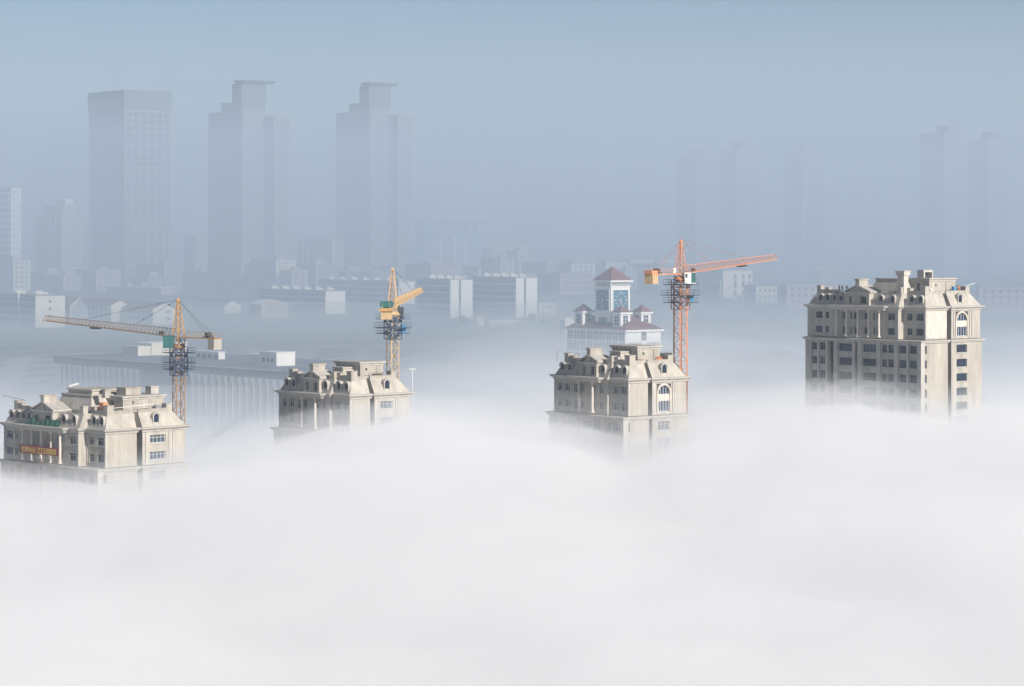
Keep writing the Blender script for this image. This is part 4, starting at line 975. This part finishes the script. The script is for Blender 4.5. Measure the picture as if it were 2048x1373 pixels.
def tree(label, px, D, hgt, seed):
    rr = random.Random(seed); x = (px - 1024) / F * D; z = ground_z(D); root = thing('leafy_tree', label, 'tree', (x, D, z), 0, 'trees by the lawn')
    f = MB().bar((0, 0, -.5), (.1, 0, hgt * .45), .22, 7, .14)
    for k in range(5): a = rr.uniform(0, 6.28); f.bar((.1, 0, hgt * .38), (math.cos(a) * hgt * .25, math.sin(a) * hgt * .25, hgt * rr.uniform(.6, .85)), .09, 5, .03)
    f.build('trunk', 'bark', root); f = MB(); cl = [(Vector((rr.gauss(0, hgt * .17), rr.gauss(0, hgt * .17), hgt * rr.uniform(.45, .95))), hgt * rr.uniform(.1, .19)) for _ in range(14)]
    for _ in range(1500):
        c, r = rr.choice(cl); q = c + Vector((rr.gauss(0, 1), rr.gauss(0, 1), rr.gauss(0, .8))) * r * .6; u = Vector((rr.gauss(0, 1), rr.gauss(0, 1), rr.gauss(0, 1))).normalized(); v = u.orthogonal().normalized(); s = rr.uniform(.12, .24)
        f.face(q + u * s, q + v * s, q - u * s, q - v * s)
    f.build('crown', 'leaf', root)
for i, (lab, px, D, hh) in enumerate((('rounded tree right of the long low pavilion, tallest of the lawn trees', 1062, 1080, 5.4), ('small tree between the pavilion and the garden house', 1083, 1060, 3.8), ('dark low tree in front of the left slotted slab', 925, 1090, 3.6), ('low tree at the foot of the two-wing building', 1440, 1290, 5.0), ('bushy tree under the right windows of the two-wing building', 1478, 1300, 4.2))): tree(lab, px, D, hh, i + 20)

# ------------------------------------------------------------------ ground
def sheet(name, m, xs, ys, dz, skew=0):
    f = MB(); v = [(x, y + skew * (x + 75), ground_z(y + skew * (x + 75)) + dz) for y in ys for x in xs]; n = len(xs); f.v = v
    f.f = [(j * n + i, j * n + i + 1, (j + 1) * n + i + 1, (j + 1) * n + i) for j in range(len(ys) - 1) for i in range(n - 1)]
    return tag(f.build(name, m), kind='structure')
ys = list(range(-400, 640, 80)) + list(range(640, 960, 10)) + list(range(960, 1500, 60)) + list(range(1500, 7000, 500))
sheet('ground', 'grass', [-4000, -1000, 0, 1000, 4000], ys, 0)
sx = list(range(-275, 326, 20))
sheet('paving', 'path', sx, list(range(760, 941, 10)), .05, .4)
sheet('road', 'road', sx, list(range(941, 952, 5)), .06, .4)
sheet('kerb', 'wall_w', sx, [951.2, 951.9], .15, .4)
sheet('far_road', 'road', [-1500, 0, 1500], [1225, 1234], .03)
f = MB(); hx = list(range(-1500, 2101, 150)); hv = []
for x in hx:
    hh = 88 + 22 * noise.noise(Vector((x / 420, 3.1, 0))) + max(0, (x - 200) / 1000) * 14
    hv.append((x, hh))
for (x0, a), (x1, b) in zip(hv, hv[1:]): f.loft([(x0, 2350, 55), (x1, 2350, 55), (x1, 2950, 55), (x0, 2950, 55)], [(x0, 2550, a), (x1, 2550, b), (x1, 2700, b), (x0, 2700, a)], False); f.face((x0, 2550, a), (x1, 2550, b), (x1, 2700, b), (x0, 2700, a))
tag(f.build('hills', 'grass'), kind='structure')

# ------------------------------------------------------------------ the air: haze, a denser bank of mist over the far city, and the fog sea
def volume(name, dens, col, g=0.0):
    m = bpy.data.materials.new(name); m.use_nodes = True; t = m.node_tree; t.nodes.clear()
    o = t.nodes.new('ShaderNodeOutputMaterial'); v = t.nodes.new('ShaderNodeVolumePrincipled')
    v.inputs['Color'].default_value = (*col, 1); v.inputs['Density'].default_value = dens; v.inputs['Anisotropy'].default_value = g
    t.links.new(v.outputs[0], o.inputs['Volume']); return m
M['haze'] = volume('haze', .00016, (.65, .75, .875)); M['mist'] = volume('mist', .0021, (.575, .68, .81))
M['fog'] = volume('fog', .021, (.993, .9925, .991)); M['wisp'] = volume('fog_wisp', .0045, (.985, .988, .993)); M['wisp2'] = volume('fog_wisp_thin', .0024, (.96, .97, .99)); M['wisp3'] = volume('fog_wisp_faint', .0032, (.93, .96, .99))
tag(MB().box(-1300, 1300, -60, 2995, -4, 330).build('haze', 'haze'), kind='stuff')
tag(MB().box(-1250, 1250, 590, 2900, -3, 165).build('mist', 'mist'), kind='stuff')
CREST = [(-200, 57), (-86, 57.5), (-65, 55.5), (-48, 59), (-39, 62.5), (-27, 65.5), (-15, 68), (-6, 67.3), (5, 65.8), (19, 62.5), (26, 63.5), (33, 66.5), (44, 67), (50, 67.8), (56, 67.6), (63, 66.2), (72, 65.2), (86, 66.5), (200, 65)]
def crest(x):
    for (xa, a), (xb, c) in zip(CREST, CREST[1:]):
        if x <= xb or xb == 200:
            t = max(0, min(1, (x - xa) / (xb - xa))); t = t * t * (3 - 2 * t); return a + (c - a) * t
def fog_top(x, y):
    z = crest(x * 420 / max(y, 300)); n = max(0, min(1, (390 - y) / 90)); z += (64.5 - z) * n * n * (3 - 2 * n); calm = 1 - .85 * max(0, min(1, (y - 560) / 170)); t = max(0, min(1, (y - 455) / 110)); t = t * t * (3 - 2 * t)
    r = max(0, min(1, (x + 60) / 70)); z += (46.5 + 11 * r * r * (3 - 2 * r) - z) * t
    fr = max(0, min(1, (395 - y) / 60)); z += calm * (3.2 + 4.4 * fr) * noise.fractal(Vector((x / 60, y / 95, 1.7)), 1, 2, 4)
    z += calm * (3.6 + 1.2 * fr) * (.4 - math.sqrt(.012 + noise.noise(Vector((x / 12, y / 22, 8.2))) ** 2)) + calm * 1.3 * (.4 - math.sqrt(.012 + noise.noise(Vector((x / 7.5, y / 13, 2.6))) ** 2))
    return z
def fog_sheet(name, m, dz, amp, seed, x0=-420, x1=420, y0=30, y1=1300, lift=None, fr_=.5, nx=190, ny=230):
    def over(y): return -99 if lift is None else ground_z(y) + lift * min(1, (1290 - y) / 180) - 2 * (y > 1285)
    v = [(x, y, max(over(y), fog_top(x, y) + dz * (fr_ + (1 - fr_) * max(0, min(1, (y - 500) / 70)))) + amp * (1 - .8 * max(0, min(1, (y - 560) / 170))) * noise.fractal(Vector((x / 38 + seed, y / 52, seed)), 1, 2, 4)) for j in range(ny + 1) for i in range(nx + 1) for x, y in [(x0 + (x1 - x0) * i / nx, y0 + (y1 - y0) * j / ny)]]
    q = nx + 1; fc = [(j * q + i, j * q + i + 1, (j + 1) * q + i + 1, (j + 1) * q + i) for j in range(ny) for i in range(nx)]
    b = len(v); ring = list(range(q)) + [j * q + nx for j in range(1, ny + 1)] + [ny * q + i for i in range(nx - 1, -1, -1)] + [j * q for j in range(ny - 1, 0, -1)]
    v += [(v[r][0], v[r][1], -2) for r in ring]; k = len(ring)
    fc += [(ring[i], b + i, b + (i + 1) % k, ring[(i + 1) % k]) for i in range(k)] + [tuple(range(b + k - 1, b - 1, -1))]
    f = MB(); f.v, f.f = v, fc; return tag(f.build(name, m, smooth=True), kind='stuff')
fog_sheet('fog', 'fog', 0, 2.5, 0)
fog_sheet('low_fog', 'wisp', 4.5, 5.5, 9, lift=1.0)
fog_sheet('fog_wisps', 'wisp2', 9, 3.5, 17, lift=4, fr_=.45, nx=120, ny=140)
fog_sheet('thin_fog', 'wisp3', 16, 4, 31, lift=10, fr_=.3, nx=100, ny=120)
